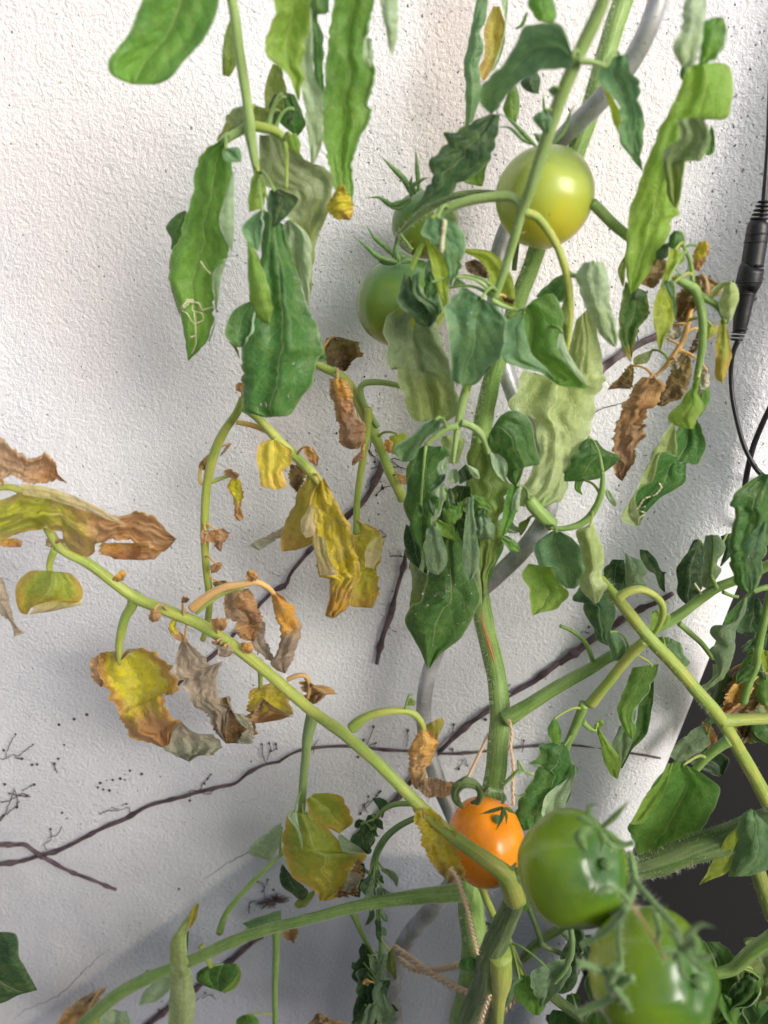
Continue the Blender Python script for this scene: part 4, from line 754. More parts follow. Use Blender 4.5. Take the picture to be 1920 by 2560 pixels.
leaf('rs3', ('O', '1500,10 1440,120 1390,250 1360,280 1400,330 1500,400', '1610,-30 1700,80 1640,300 1560,420 1520,460', 'obrn2', .085, .08, g(b=.15)), ('O', '1500,80 1430,160 1400,260 1340,300', '1560,10 1560,120 1540,200 1450,290', 'orange', .10, .095), label='green leaf with a large orange brown patch')
leaf('rs3', ('O', '1290,340 1180,420 1100,520 1110,545', '1330,460 1270,500 1200,540 1150,580', 'grey', .07, .07, g(b=.3)), ('O', '1280,330 1285,420 1320,500', '1330,350 1360,420 1340,490', 'orange', .065), ('O', '1180,550 1250,600 1380,650', '1300,480 1440,540 1400,640', 'vdark', .04))
leaf('rs3', ('O', '1340,0 1330,90 1270,130 1310,160', '1430,0 1430,60 1380,130 1330,160', 'grey', .08), ('O', '1620,330 1580,400 1640,470', '1700,330 1720,400 1700,460', 'tdark', .08))
leaf('lr', ('O', '1245,1600 1290,1700 1340,1800 1400,1820', '1380,1600 1452,1680 1480,1790 1410,1825', 'dark', .15), label='dark leaf behind the lowest tomato')
leaf('lr', ('O', '1700,1550 1530,1600 1580,1680 1480,1760 1500,1860', '1750,1700 1700,1900 1600,1950', 'gol', .17), label='dull green leaf at the lower right edge')
leaf('lr', ('O', '1340,1790 1330,1950 1330,2150', '1500,1800 1540,1950 1560,2150', 'vdark', .12), ('O', '1480,1880 1500,2000 1480,2150', '1700,1860 1720,2000 1740,2150', 'tdark', .14))
leaf('lr3', ('O', '610,1650 580,1720 640,1860', '660,1600 720,1700 720,1850', 'tdark', .10), ('O', '480,1640 470,1700 520,1690', '560,1510 600,1560 590,1660', 'tdark', .12))
leaf('lr2', ('O', '200,1800 150,1820 120,1900 120,1990', '250,1810 200,1850 190,1930 130,2000', 'grey', .205, .205), ('O', '300,1770 290,1800 310,1860 350,1980', '440,1700 500,1720 520,1800 380,1960', 'grey', .20, .20, g(b=.2)))
leaf('lr2', ('O', '230,1790 190,1880 240,1960 310,2020', '290,1800 370,1860 380,1950 340,2025', 'green', .19, .19, g(b=.45)), label='swollen green bud at the stem joint')
leaf('lr6', ('O', '500,1700 420,1790 400,1860 460,1900', '560,1700 560,1830 530,1880 480,1900', 'tdark', .17, .17, g(b=.4)))
leaf('lr5', ('O', '500,1905 495,1960 540,1990', '560,1895 582,1930 550,1985', 'dark', .15), ('O', '380,2020 400,2074 420,2150', '480,2010 620,2100 640,2150', 'vdark', .12), ('O', '640,2000 600,2060 620,2150', '720,2030 780,2120 760,2150', 'green', .17))
leaf('front_stem', ('O', '200,1170 180,1310 190,1400 255,1425', '222,1180 282,1330 292,1370 265,1425', 'dark', .215, .215, g(b=.3)), ('O', '205,1140 165,1180 165,1240', '212,1150 190,1200 175,1250', 'gol', .23))
leaf('front_stem', ('Q', '850,780 780,800 775,860 850,880', '880,790 885,820 870,872', 'dark', .215, .215, g(b=.3)), name='leaflet')
leaf('rr2', ('J', '1590,1330 1530,1400 1500,1500 1460,1580 1440,1620', '1659,1350 1640,1450 1580,1560 1500,1600', 'dark', .085), ('J', '1620,1480 1600,1560 1620,1660', '1659,1490 1700,1560 1659,1660', 'lbright', .11))
leaf('rr2', ('J', '1540,1560 1450,1600 1440,1650 1400,1740', '1580,1580 1600,1680 1500,1760', 'olive', .08), ('J', '1600,1700 1560,1800 1600,1920', '1700,1680 1720,1800 1700,1940', 'green', .09))
leaf('rs3', ('O', '1430,60 1390,160 1350,260 1290,330', '1450,70 1450,200 1400,300 1330,350', 'tdark', .085))
leaf('rs3', ('O', '1480,280 1500,400 1560,460', '1700,200 1720,330 1659,440', 'gol', .07), ('O', '1560,330 1590,420 1650,460', '1640,300 1700,400 1700,460', 'dark', .085))
leaf('lr', ('O', '1380,1650 1350,1800 1400,1950', '1520,1700 1540,1850 1480,2000', 'dark', .14), ('O', '1560,1720 1540,1900 1600,2074', '1700,1700 1720,1900 1700,2090', 'olive', .15))
leaf('lr', ('O', '1300,1950 1320,2050 1360,2120', '1480,1900 1560,2000 1540,2120', 'green', .15), ('O', '1580,1860 1520,1960 1530,2090', '1700,1840 1700,2000 1659,2100', 'tdark', .16))
leaf('lr3', ('O', '560,1560 600,1660 640,1700', '640,1560 680,1640 700,1740', 'vdark', .09), ('O', '640,1740 600,1850 640,1960', '720,1760 740,1880 700,1990', 'tdark', .12))
leaf('lr5', ('O', '420,1990 400,2050 430,2100', '560,2010 600,2060 560,2110', 'dark', .16), ('O', '30,1480 0,1560 20,1640', '80,1500 70,1580 50,1660', 'vdark', .10))
leaf('low_d', ('M', '790,1850 750,1900 760,2000 800,2060', '880,1850 900,1950 860,2080', 'tdark', .13, .13, g(tooth=7, cr_=.3)))
leaf('lo_r', ('I', '900,560 870,640 850,760 830,900', '960,580 960,680 930,780 870,900', 'green', .10))
for k, (x, y, w_, l_, g_, st_) in enumerate([(1330, 2590, 150, 300, .22, 'dark'), (1450, 2620, 170, 330, .26, 'green'), (1590, 2640, 180, 300, .30, 'dark'), (1720, 2600, 170, 340, .26, 'tdark'), (1840, 2590, 180, 330, .24, 'dark'), (1400, 2760, 190, 300, .24, 'dark'), (1560, 2780, 200, 320, .28, 'olive'),
     (1700, 2790, 190, 300, .30, 'dark'), (1860, 2780, 200, 320, .28, 'green'), (1500, 2900, 200, 300, .26, 'dark'), (1680, 2920, 200, 300, .30, 'tdark'), (1950, 2500, 180, 340, .26, 'dark'), (2050, 2350, 190, 340, .28, 'green'), (2040, 2650, 200, 340, .30, 'dark')]):
    leaf('lr', ('N0', f'{x},{y} {x-w_/2},{y+l_*.3} {x-w_*.4},{y+l_*.7} {x-10},{y+l_}', f'{x+10},{y} {x+w_/2},{y+l_*.3} {x+w_*.35},{y+l_*.7} {x+5},{y+l_}', st_, g_))  # unseen leaves past the frame's lower right, added to shade the lower wall
leaf('lo_l', ('I', '330,300 250,350 210,450 200,560', '380,320 370,420 300,520 240,600', 'green', .095))
# upper right truss
leaf('ur2', ('F', '450,400 415,600 410,720 430,850 490,955', '600,470 615,620 540,730 500,905', 'gytip', .045, .05, g(tooth=4)), label='green leaf yellowing at its tip')
leaf('ur', ('F', '440,230 400,320 430,430', '460,260 450,340 440,430', 'olive', .04))
leaf('ur4', ('F', '760,400 700,420 660,560 660,700 685,885', '795,420 800,620 792,680 745,740 690,885', 'lbright', .065, .065, g(b=.25)))
leaf('ur4', ('F', '720,390 715,420 770,520 790,650', '780,385 790,450 805,600 800,650', 'teal', .075))
leaf('ur4', ('F', '790,45 750,80 748,160', '840,60 852,130 820,190', 'dark', .065, .065, g(b=.4)), ('F', '755,170 740,260 700,410', '845,180 800,290 720,415', 'lbright', .07))
leaf('ur4', ('F', '715,140 665,190 660,240', '750,150 748,220 700,255', 'tdark', .06, .06, g(b=.4)), ('F', '830,200 800,230 810,275', '860,205 865,250 830,280', 'lime', .06, .06, g(b=.4)))
leaf('ur', ('F', '640,230 590,330 560,400 620,442', '735,250 705,360 650,445', 'obrn2', .055), ('F', '500,470 490,520 540,530', '560,450 580,490 560,525', 'tdark', .075, .075, g(b=.4)))
leaf('ur5', ('F', '960,125 930,200 920,315', '1020,115 1025,190 962,328', 'ybrown', .06))
leaf('ur3', ('F', '930,360 850,470 790,500 800,640 865,692', '1000,355 1080,400 1112,450 1050,520 925,600 860,692', 'obrn2', .035, .03, g(tooth=5)), label='crumpled brown leaf behind the green stalk')
leaf('ur3', ('F', '1150,400 1100,540 1110,620 1150,690', '1205,405 1237,480 1202,620 1160,690', 'under', .065, .06, g(b=.35)), ('F', '1210,415 1120,400 1060,450 1040,505', '1200,425 1130,420 1080,465 1050,505', 'gol', .065))
leaf('ur3', ('F', '1110,660 1080,780 1070,950 1075,1060 1115,1097', '1150,680 1192,900 1160,1000 1125,1095', 'ygreen', .06, .06, g(tooth=3)), label='narrow yellow green leaf next to the black connector')
leaf('ur6', ('F', '570,1055 500,1150 410,1360 380,1480 390,1600 385,1720 425,1777', '680,1070 732,1120 680,1200 650,1265 590,1290 575,1400 592,1380 540,1500 500,1640 432,1775', 'obrown', .045, .04, g(tooth=5, b=.35)), label='long curled brown dead leaf')
leaf('ur6', ('F', '840,890 780,1000 740,1080 700,1150 660,1252', '895,910 912,1000 880,1100 830,1200 705,1262', 'obrn2', .035), label='second brown leaf behind the long one')
leaf('ur6', ('F', '490,960 430,1040 325,1147', '512,1000 492,1130 400,1137', 'obrn2', .03), ('F', '960,730 900,860 878,912', '1045,760 1000,830 900,912', 'dkbrown', .03), ('F', '650,860 520,920 510,970', '640,880 600,960 520,975', 'gol', .03))
leaf('ur6', ('F', '760,700 750,760 780,800', '830,690 840,750 800,800', 'papgrn', .035), ('F', '1000,700 1000,780 1010,800', '1090,700 1080,760 1020,800', 'ygreen', .045), ('F', '780,945 765,980 790,1010', '820,950 825,990 800,1010', 'papgrn', .04), ('F', '990,1000 940,1080 950,1180', '1030,1010 1030,1120 965,1180', 'papgrn', .04))
leaf('ur2', ('F', '940,1055 880,1180 765,1300 770,1370 850,1412', '970,1060 952,1160 987,1260 920,1417', 'lime', .07, .07, g(b=.2)), ('F', '960,1180 955,1330', '1030,1120 1037,1220 965,1337', 'green', .06), label='pointed lime leaf above the long lobed leaf')
leaf('ur2', ('F', '830,1390 700,1570 640,1700 570,1800 470,2000 540,2082', '940,1340 1002,1490 982,1600 940,1665 872,1640 872,1770 800,1830 690,1900 600,1990 545,2082', 'dark', .055, .05, g(b=.08, tooth=4)), ('F', '780,1370 700,1480 600,1680 520,1850 428,2010 440,2060 530,2087', '800,1420 802,1600 700,1580 640,1780 570,1800 520,1900 560,2060 532,2087', 'under', .07, .06, g(b=.12)), label='long lobed dark leaf with its side folded over')

# leaf miner trails and water drops lie on the leaves they are seen on
def on(px, py, pad=.0003, only=None):
    d = ray(px, py).normalized(); best = None
    for ob in (only or [o for o in bpy.data.objects if o.type == 'MESH' and o.name.startswith('leaf')]):
        if ob.name not in _bv: _bv[ob.name] = BVHTree.FromPolygons([v.co+BASE for v in ob.data.vertices], [p.vertices for p in ob.data.polygons])
        h = _bv[ob.name].ray_cast(CAM, d)
        if h[0] is not None and (best is None or h[3] < best[1]): best = (h[0]-d*pad, h[3], ob, h[1])
    return best
_bv = {}
TRAIL = simple('leaf_mine', (206, 204, 166), .6)
def trail(tile, s, wpx=4):
    a = resample(pts(tile, s), 60); q = []
    ob = None
    for i, (x, y) in enumerate(a):
        h = on(x, y, .0001)
        if h: q.append(h[0]); ob = ob or h[2]
    if len(q) < 4: return
    mb = MB(); tube(mb, q, [wpx*.5*mpp(a[0][1], .08)*(.6+.6*abs(math.sin(i*.9))) for i in range(len(q))], TRAIL, sides=6, seg=1)
    st_ = ob.parent
    o = mb.build('insect_trail', st_, BASE)
trail('D', '125,690 160,650 230,660 250,700 320,680', 6); trail('D', '150,640 200,640 190,700 250,720 255,760 200,780 160,720 130,700 170,660', 4)
trail('D', '200,700 210,800 212,900 190,960', 5); trail('D', '180,860 215,850', 5); trail('D', '240,410 265,450 300,485', 5)
trail('F', '680,1790 700,1820 660,1870 580,1900 540,1960 480,2000 540,2040 520,2070', 6); trail('F', '590,1950 540,1980 590,2000 520,2050', 5)
trail('J', '1070,950 1090,980 1110,1010 1125,1040', 6); trail('E', '620,120 610,200 600,300', 12)
WAT = NT('water'); WATER = WAT.out(WAT.n('BsdfPrincipled', {'Base Color': (1, 1, 1, 1), 'Roughness': .03, 'IOR': 1.33, 'Transmission Weight': .9}))
mb = MB(); r = random.Random(5)
def drops(tile, x0, y0, x1, y1, n, lo=.0003, hi=.0008):
    for k in range(n):
        (x, y), = pts(tile, '%f,%f' % (r.uniform(x0, x1), r.uniform(y0, y1))); h = on(x, y, 0)
        if not h: continue
        rr = lo+(hi-lo)*r.random()**2; ball(mb, h[0], rr, WATER, 1, .6, r.uniform(.9, 1.5), seg=7)
drops('D', 520, 1000, 900, 1280, 16, .0004, .0011); drops('E', 650, 560, 950, 1050, 14, .0004, .001); drops('I', 220, 1150, 640, 1650, 45)
drops('J', 1420, 1050, 1600, 1330, 16); drops('I', 1080, 920, 1380, 1200, 14); drops('M', 280, 860, 720, 1330, 36, .0002, .0006); drops('G', 130, 1090, 600, 1300, 22, .0002, .0005)
drops('H', 990, 900, 1200, 1500, 10); drops('M', 30, 1500, 250, 1600, 12, .0004, .0009); drops('K', 260, 550, 520, 1050, 16, .0002, .0006); drops('J', 1490, 600, 1600, 900, 14); drops('J', 530, 780, 690, 980, 10)
o = mb.build('water_drops', plant, BASE); o['kind'] = 'stuff'

# ---------------------------------------------------------------- tomatoes
def fruit_mat(name, c0, c1, c2, rough=.16, at=.5):
    """c0 at the shoulder, c1 in the middle, c2 at the far end"""
    t = NT(name); co = t.n('TexCoord').outputs['Object']; u = t.n('SeparateXYZ', {0: t.n('UVMap').outputs[0]}).outputs[0]
    n = t.noise(co, 45, 4, .6, .5).outputs[0]; f = t.noise(co, 1400, 2).outputs[0]; sp = t.n('TexVoronoi', {'Vector': co, 'Scale': 900.}).outputs['Distance']
    v = t.math('ADD', u, t.math('MULTIPLY_ADD', n, .5, -.25))
    c = t.mix(t.ss(v, at-.32, at), lin(c0), lin(c1)); c = t.mix(t.ss(v, at, at+.35), c, lin(c2))
    c = t.mix(t.ss(sp, .0, .16, .2, 0.), c, (.8, .8, .5, 1))
    bl = t.noise(co, 130, 5, .7, 1.5).outputs[0]; c = t.mix(t.ss(bl, .58, .72, 0., .4), c, t.mix(.6, c, (.30, .34, .10, 1)))
    st2 = t.n('TexVoronoi', {'Vector': co, 'Scale': 160.}); c = t.mix(t.ss(st2.outputs['Distance'], .05, .11, .6, 0.), c, (.14, .12, .05, 1))
    b = t.n('Bump', {'Strength': .12, 'Distance': .0003, 'Height': t.math('ADD', f, t.math('MULTIPLY', n, 2.))})
    p = t.n('BsdfPrincipled', {'Base Color': c, 'Roughness': t.math('MULTIPLY_ADD', f, .1, rough), 'Normal': b, 'Subsurface Weight': .2, 'Subsurface Scale': .004, 'IOR': 1.45, 'Coat Weight': .25, 'Coat Roughness': .16})
    p.inputs['Subsurface Radius'].default_value = (1, .9, .4)
    return t.out(p)
SEP = stem_mat('sepal', (72, 116, 54), (98, 138, 70), .2, 90)
def tomato(cx, cy, gap, rpx, ax, mat, label, sx=1., sz=1., lobes=.02, sepals=(), flower=None):
    m = mpp(cy, gap); c = P(cx, cy, gap); r0 = rpx*m
    root = empty('tomato', c-Vector((0, 0, r0)), label, 'tomato', 'tomatoes on the plant')
    ax = Vector(ax).normalized(); X = ax.orthogonal().normalized(); Y = ax.cross(X); mb = MB(); n = 40; k = 48; rows = []
    sd_ = cx*.01
    for i in range(n+1):
        th = math.pi*i/n; row = []
        for j in range(k):
            ph = 2*math.pi*j/k
            r = r0*(1+lobes*math.cos(5*ph+sd_)*math.sin(th)**1.5*(1+.8*math.cos(th)))
            top = -.10*math.exp(-(th/.30)**2)-.03*math.exp(-((math.pi-th)/.25)**2)
            d = ax*(math.cos(th)*.96+top)+(X*math.cos(ph)+Y*math.sin(ph))*math.sin(th)
            r *= 1+.015*mnoise.noise(d*2+Vector((sd_, 0, 0)))
            v = d*r; row.append(c+Vector((v.x*sx, v.y, v.z*sz)))
        rows.append(row)
    mb.grid(rows, lambda i, j: (i/n, j/k), mat, closed=True, flip=True)
    bz = root.location
    fr = mb.build('fruit', root, bz)
    cal = MB(); tc = c+Vector((ax.x*sx, ax.y, ax.z*sz))*r0*.90
    ball(cal, tc+ax*r0*.04, r0*.10, SEP, 1.2, 1.2, .8)
    co_ = cal.build('calyx', root, bz)
    for s in sepals:                                     # each: photo points from the calyx to the tip, gap, width
        q = resample(s[0], 16); sb = MB(); rows = []; g0, g1 = s[1]
        cpx = q[0]
        for i, (x, y) in enumerate(q):
            f = i/15; gg = g0*(1-f)+g1*f; a = q[max(i-1, 0)]; b = q[min(i+1, 15)]; dx, dy = b[0]-a[0], b[1]-a[1]; L = math.hypot(dx, dy) or 1
            w_ = s[2]*.74*(math.sin(math.pi*min(1, f*.9+.12))**.7)*(1-f**3)*.5+.5
            rows.append([P(x-dy/L*w_*e, y+dx/L*w_*e, gg+(1-abs(e))*w_*m*.5) for e in (-1, -.5, 0, .5, 1)])
            rows[-1] += [P(x-dy/L*w_*e, y+dx/L*w_*e, gg+(1-abs(e))*w_*m*.5-.0006) for e in (.5, 0, -.5)]
        sb.grid(rows, lambda i, j: (i/15, j/8), SEP, closed=True)
        sb.build('sepal', co_, bz)
    return root, co_, bz
FG = fruit_mat('green_tomato_skin', (66, 108, 44), (118, 148, 34), (166, 176, 36), at=.38)
FG2 = fruit_mat('deep_green_tomato_skin', (76, 116, 64), (116, 142, 52), (150, 152, 54))
FY = fruit_mat('turning_tomato_skin', (126, 148, 74), (164, 178, 70), (188, 180, 50), .26)
FO = fruit_mat('ripe_orange_skin', (244, 148, 24), (246, 146, 20), (236, 124, 28), .22)
n = lambda tile, s: pts(tile, s)
tomato(1214, 2104, .18, 106, (.25, -.25, 1), FO, 'ripe orange tomato, the only orange fruit, behind the yellow stalk', sx=.93, sz=1.02,
       sepals=[(n('N', '800,900 740,920 650,945'), (.21, .21), 14), (n('N', '800,900 790,970 752,1048'), (.212, .212), 14), (n('N', '790,880 810,840 790,790'), (.21, .21), 14), (n('N', '810,900 860,930 880,950'), (.212, .21), 12), (n('N', '805,905 820,960 818,1010'), (.212, .213), 10)])
t2, c2, b2 = tomato(1431, 2172, .28, 137, (.42, -.55, .72), FG, 'large green tomato right of the orange one, with blue white glint', lobes=.03,
       sepals=[(n('N', '1400,1030 1340,960 1340,890 1410,880'), (.30, .31), 24), (n('N', '1420,1030 1500,960 1600,850'), (.30, .31), 24), (n('N', '1360,1030 1280,1080 1330,1190 1350,1200'), (.315, .32), 40), (n('N', '1400,1040 1430,1120 1400,1200'), (.312, .315), 22), (n('N', '1430,1040 1520,1110 1600,1130'), (.30, .30), 24), (n('N', '1380,1030 1330,990 1260,960 1410,985'), (.31, .31), 16)])
t3, c3, b3 = tomato(1630, 2440, .355, 156, (.45, -.55, .62), FG, 'lowest green tomato, blurred at the bottom of the picture', lobes=.03,
       sepals=[(n('O', '1190,1650 1200,1560 1270,1500 1360,1520'), (.39, .40), 30), (n('O', '1180,1660 1280,1690 1340,1680 1360,1630'), (.395, .40), 34), (n('O', '1150,1670 1160,1780 1220,1830 1260,1830'), (.405, .41), 22), (n('O', '1190,1670 1290,1760 1360,1750'), (.40, .40), 20), (n('O', '1140,1660 1060,1650 1030,1700'), (.40, .41), 26), (n('O', '1190,1640 1240,1590 1240,1690'), (.40, .405), 40)])
tomato(1362, 493, .07, 121, (-.05, .25, 1), FY, 'yellowing green tomato high up beside the grey stake', lobes=.01, sz=1.04,
       sepals=[(n('B', '1250,910 1180,880 1090,800 1000,800'), (.08, .08), 14), (n('B', '1260,920 1170,830 1080,740 1020,715'), (.085, .085), 16), (n('B', '1370,900 1440,810 1480,690 1520,645'), (.085, .085), 16), (n('B', '1310,720 1305,640 1302,580'), (.07, .07), 10), (n('B', '1300,900 1260,850 1230,840'), (.08, .08), 24)])
tomato(1004, 757, .05, 116, (.0, .05, 1), FG2, 'dark green tomato at the left of the plant, half hidden by a grey green leaf', lobes=.02,
       sepals=[(n('E', '340,370 230,340 150,270 75,210'), (.07, .07), 20), (n('E', '340,350 260,270 200,220 150,140'), (.06, .06), 18), (n('E', '350,370 330,300 350,230'), (.065, .065), 20), (n('E', '360,370 430,350 470,320'), (.07, .07), 20), (n('E', '330,380 250,370 200,320'), (.068, .068), 14)])
tomato(1062, 560, .032, 84, (-.2, .1, 1), FG2, 'small green tomato in the shade behind the leaves, above the left one',
       sepals=[(n('B', '480,1230 430,1130 340,1040 270,970'), (.055, .055), 22), (n('B', '520,1200 510,1060 500,920'), (.05, .05), 16), (n('B', '470,1250 350,1290 270,1240 185,1245'), (.055, .055), 20), (n('B', '470,1240 480,1170 560,1120 600,1120'), (.06, .06), 16), (n('B', '470,1260 400,1310 340,1300 300,1260'), (.055, .055), 14), (n('B', '500,1220 470,1150 480,1100'), (.06, .06), 18)])
# fruit stalks belong to the plant
def ped(s, tile, gs, ws, mat='t', hair=4):
    ws = [q*.66 for q in ws]; stalk('', tile, s, gs, ws, mat, hair=hair, name='fruit_stalk')
ped('1420,1060 1480,1140 1560,1140 1620,1120', 'N', [.30], [22, 18]); ped('860,1080 880,1150 890,1240 870,1330 850,1400', 'O', [.30, .33], [22, 26, 30, 26])
ped('890,1240 960,1330 1050,1430 1130,1530 1150,1600 1180,1650', 'O', [.32, .35, .39], [22, 22, 24, 24]); ped('860,1370 820,1320 760,1290 690,1300', 'O', [.34], [20, 20, 14])
ped('850,1390 810,1460 800,1560 810,1700 810,1800', 'O', [.34, .38], [22, 18, 22]); ped('840,1400 760,1500 680,1570 580,1620', 'O', [.36], [26, 22, 20]); ped('880,1390 940,1480 1010,1600 1070,1700', 'O', [.38], [10, 9, 12], 'b')
ped('810,1790 700,1760 600,1730 560,1730', 'O', [.38], [30, 26, 24]); ped('800,1860 740,1930 640,1980 560,2010', 'O', [.38], [30, 30, 26]); ped('770,1860 850,1960 900,2080', 'O', [.39], [24, 24])
ped('790,1750 750,1810 760,1870 800,1850 880,1800', 'O', [.385], [30, 36, 28]); ped('1010,1440 1030,1520 1020,1600', 'O', [.36], [18, 18])
ped('1100,1540 1150,1620 1120,1700', 'O', [.385], [18, 16])
ped('1000,1215 850,1215 720,1240 600,1300 480,1390 400,1470', 'B', [.06], [22, 26, 24, 18], 'd'); ped('395,1470 380,1540 360,1620', 'B', [.06], [18, 16], 'd'); ped('400,1470 440,1520 480,1570', 'B', [.065], [12, 10], 'g')
ped('1140,1500 1130,1600 1120,1700', 'B', [.05], [20, 18], 'd', 1); ped('1320,860 1350,780 1400,740', 'B', [.07], [14, 14], 'd', 0)
ped('790,770 850,710 900,670 990,700', 'N', [.17], [12, 12, 8], 'g'); ped('870,820 900,830 940,810', 'N', [.17], [7, 6], 'g', 1); ped('900,690 890,610 910,640 930,670', 'N', [.17], [6, 8], 'g', 1); ped('700,790 760,800 790,800 810,850', 'N', [.17], [16, 12, 10], 't', 4)
# curled dry calyx beside the orange tomato
cmb = MB()
for k in range(7):
    a0 = k*.1; rr_ = 36-k*2.2; q = []
    for i in range(22):
        an = 1.9+a0+i*.24; q.append(P(1170+rr_*math.cos(an)*(1+.03*k), 1985+rr_*math.sin(an)*1.0, .19+.004*math.sin(k*2.1+i*.2)))
    tube(cmb, q, [(.0011+.0004*math.sin(i*.3+k))*(1-abs(i/21-.5)) + .0003 for i in range(22)], SM['d'], sides=6, seg=1)
for (x, y) in ((1130, 1965), (1150, 1950), (1208, 1975)): tube(cmb, [P(x, y+12, .19), P(x+6, y-2, .195), P(x+16, y-10, .2)], [.001, .0008, .0003], SM['d'], sides=5)
cmb.build('dried_flower', plant, BASE)['label'] = 'curled ring of dry green sepals above the orange tomato'
# scar on the main stem
smb = MB(); SC = simple('stem_scar', (176, 128, 84), .8, bump=.6)
for dx, w_ in ((0, 4.5), (7, 3), (-5, 2.5)):
    q = resample(pts('I', '%d,1410 %d,1500 %d,1600 %d,1700 %d,1770' % (705+dx, 715+dx, 745+dx*1.5, 775+dx*2, 795+dx)), 14); hs = [on(x, y, -.0002, [BR['main']]) for x, y in q]; hs = [k_[0] if k_ else None for k_ in hs]; lst = next((k_ for k_ in hs if k_), P(1210, 1600, .1)); hs = [k_ or lst for k_ in hs]; tube(smb, hs, [w_*.5*mpp(1500, .09)*(.5+math.sin(math.pi*i/13)) for i in range(14)], SC, sides=7, seg=2, knob=.4)
smb.build('stem_scar', BR['main'], BASE)['label'] = 'long tan split in the stem'

# ---------------------------------------------------------------- spiral stake
t = NT('galvanised_steel'); co = t.n('TexCoord').outputs['Object']; nz = t.noise(co, 60, 5, .6).outputs[0]; fz = t.noise(co, 700, 3).outputs[0]
cc = t.mix(t.ss(nz, .35, .65), lin((186, 188, 190)), lin((146, 146, 144))); cc = t.mix(t.ss(fz, .62, .7, 0, .5), cc, lin((60, 56, 54)))
STEEL = t.out(t.n('BsdfPrincipled', {'Base Color': cc, 'Metallic': .4, 'Roughness': t.math('MULTIPLY_ADD', nz, .3, .28), 'Normal': t.n('Bump', {'Strength': .25, 'Distance': .0004, 'Height': fz})}))
mb = MB()
sp_ = [(1660, -60, .07, 48), (1625, 60, .07, 50), (1570, 165, .065, 50), (1490, 262, .06, 50), (1415, 335, .05, 46), (1340, 430, .03, 42), (1280, 540, .025, 40), (1245, 640, .025, 40), (1238, 760, .03, 40), (1252, 880, .04, 42), (1290, 1000, .05, 42), (1340, 1100, .06, 44),
       (1372, 1200, .07, 46), (1365, 1290, .075, 46), (1310, 1372, .075, 44), (1240, 1442, .07, 42), (1165, 1510, .06, 40), (1100, 1610, .05, 38), (1064, 1720, .05, 38), (1062, 1830, .055, 38), (1090, 1940, .07, 40), (1128, 2030, .08, 40), (1160, 2110, .08, 40), (1140, 2190, .07, 40), (1085, 2265, .06, 42), (1020, 2345, .05, 44), (985, 2430, .05, 46), (980, 2520, .06, 48), (1000, 2640, .08, 48)]
tube(mb, [P(x, y, q) for x, y, q, w_ in sp_], [w_/2*mpp(y, q) for x, y, q, w_ in sp_], STEEL, sides=24, seg=10, knob=.0)
b0 = P(1000, 2640, .08); b0.z = 0
tube(mb, [P(1000, 2640, .08), Vector((b0.x, b0.y, .3)), Vector((b0.x, b0.y, 0))], [.006]*3, STEEL, sides=16)
st = mb.build('plant_stake', None, b0); st.location = b0
tag(st, 'grey galvanised spiral metal stake winding behind the tomato plant', 'plant stake')

# ---------------------------------------------------------------- cable
cb = empty('power_cable', P(1890, 700, .02), 'black cable with a ribbed plug connector hanging at the right edge', 'cable'); cbz = cb.location.copy()
def bt(name, q, seg=4, sides=16, parent=cb):
    mb = MB(); tube(mb, [W(x, y, gg) for x, y, gg, w_ in q], [w_/2*mpp(y, gg+.02) for x, y, gg, w_ in q], BLACK, sides=sides, seg=seg); return mb.build(name, parent, cbz)
bt('cord', [(1925, 200, .02, 11), (1921, 330, .02, 11), (1916, 420, .02, 12), (1910, 500, .02, 14), (1904, 560, .02, 14)])
con = bt('plug', [(1900, 548, .02, 30), (1896, 560, .02, 50), (1892, 590, .02, 54), (1884, 640, .02, 54), (1880, 668, .02, 54), (1879, 670, .02, 60), (1870, 712, .02, 60), (1868, 716, .02, 50), (1860, 760, .02, 42), (1853, 800, .02, 38), (1848, 830, .02, 30)], seg=3, sides=28)
for i in range(5): x, y = 1910-i*3.0, 505+i*10.5; bt('strain_relief_ring', [(x, y-3, .02, 26+i*3), (x-.5, y, .02, 34+i*3), (x-1, y+3, .02, 26+i*3)], 2, 20, con)
for i in range(4): x, y = 1851-i*3, 822+i*9; bt('strain_relief_ring', [(x, y-3, .02, 30-i*2), (x-.5, y, .02, 38-i*2), (x-1, y+3, .02, 30-i*2)], 2, 20, con)
for x, y, w_ in ((1893, 586, 57), (1889, 606, 57), (1872, 706, 63), (1863, 736, 48)): bt('plug_ring', [(x+.5, y-2, .02, w_), (x, y+2, .02, w_)], 1, 28, con)
bt('cord', [(1846, 850, .02, 14), (1832, 885, .02, 11), (1827, 940, .015, 11), (1834, 1012, .012, 11), (1856, 1102, .012, 11), (1881, 1157, .012, 11), (1910, 1192, .012, 12), (1960, 1225, .012, 12)])
bt('cord', [(1960, 950, .01, 13), (1921, 1027, .01, 13), (1888, 1102, .008, 13), (1872, 1160, .008, 13), (1862, 1220, .008, 13), (1858, 1300, .008, 13), (1862, 1400, .008, 13)])

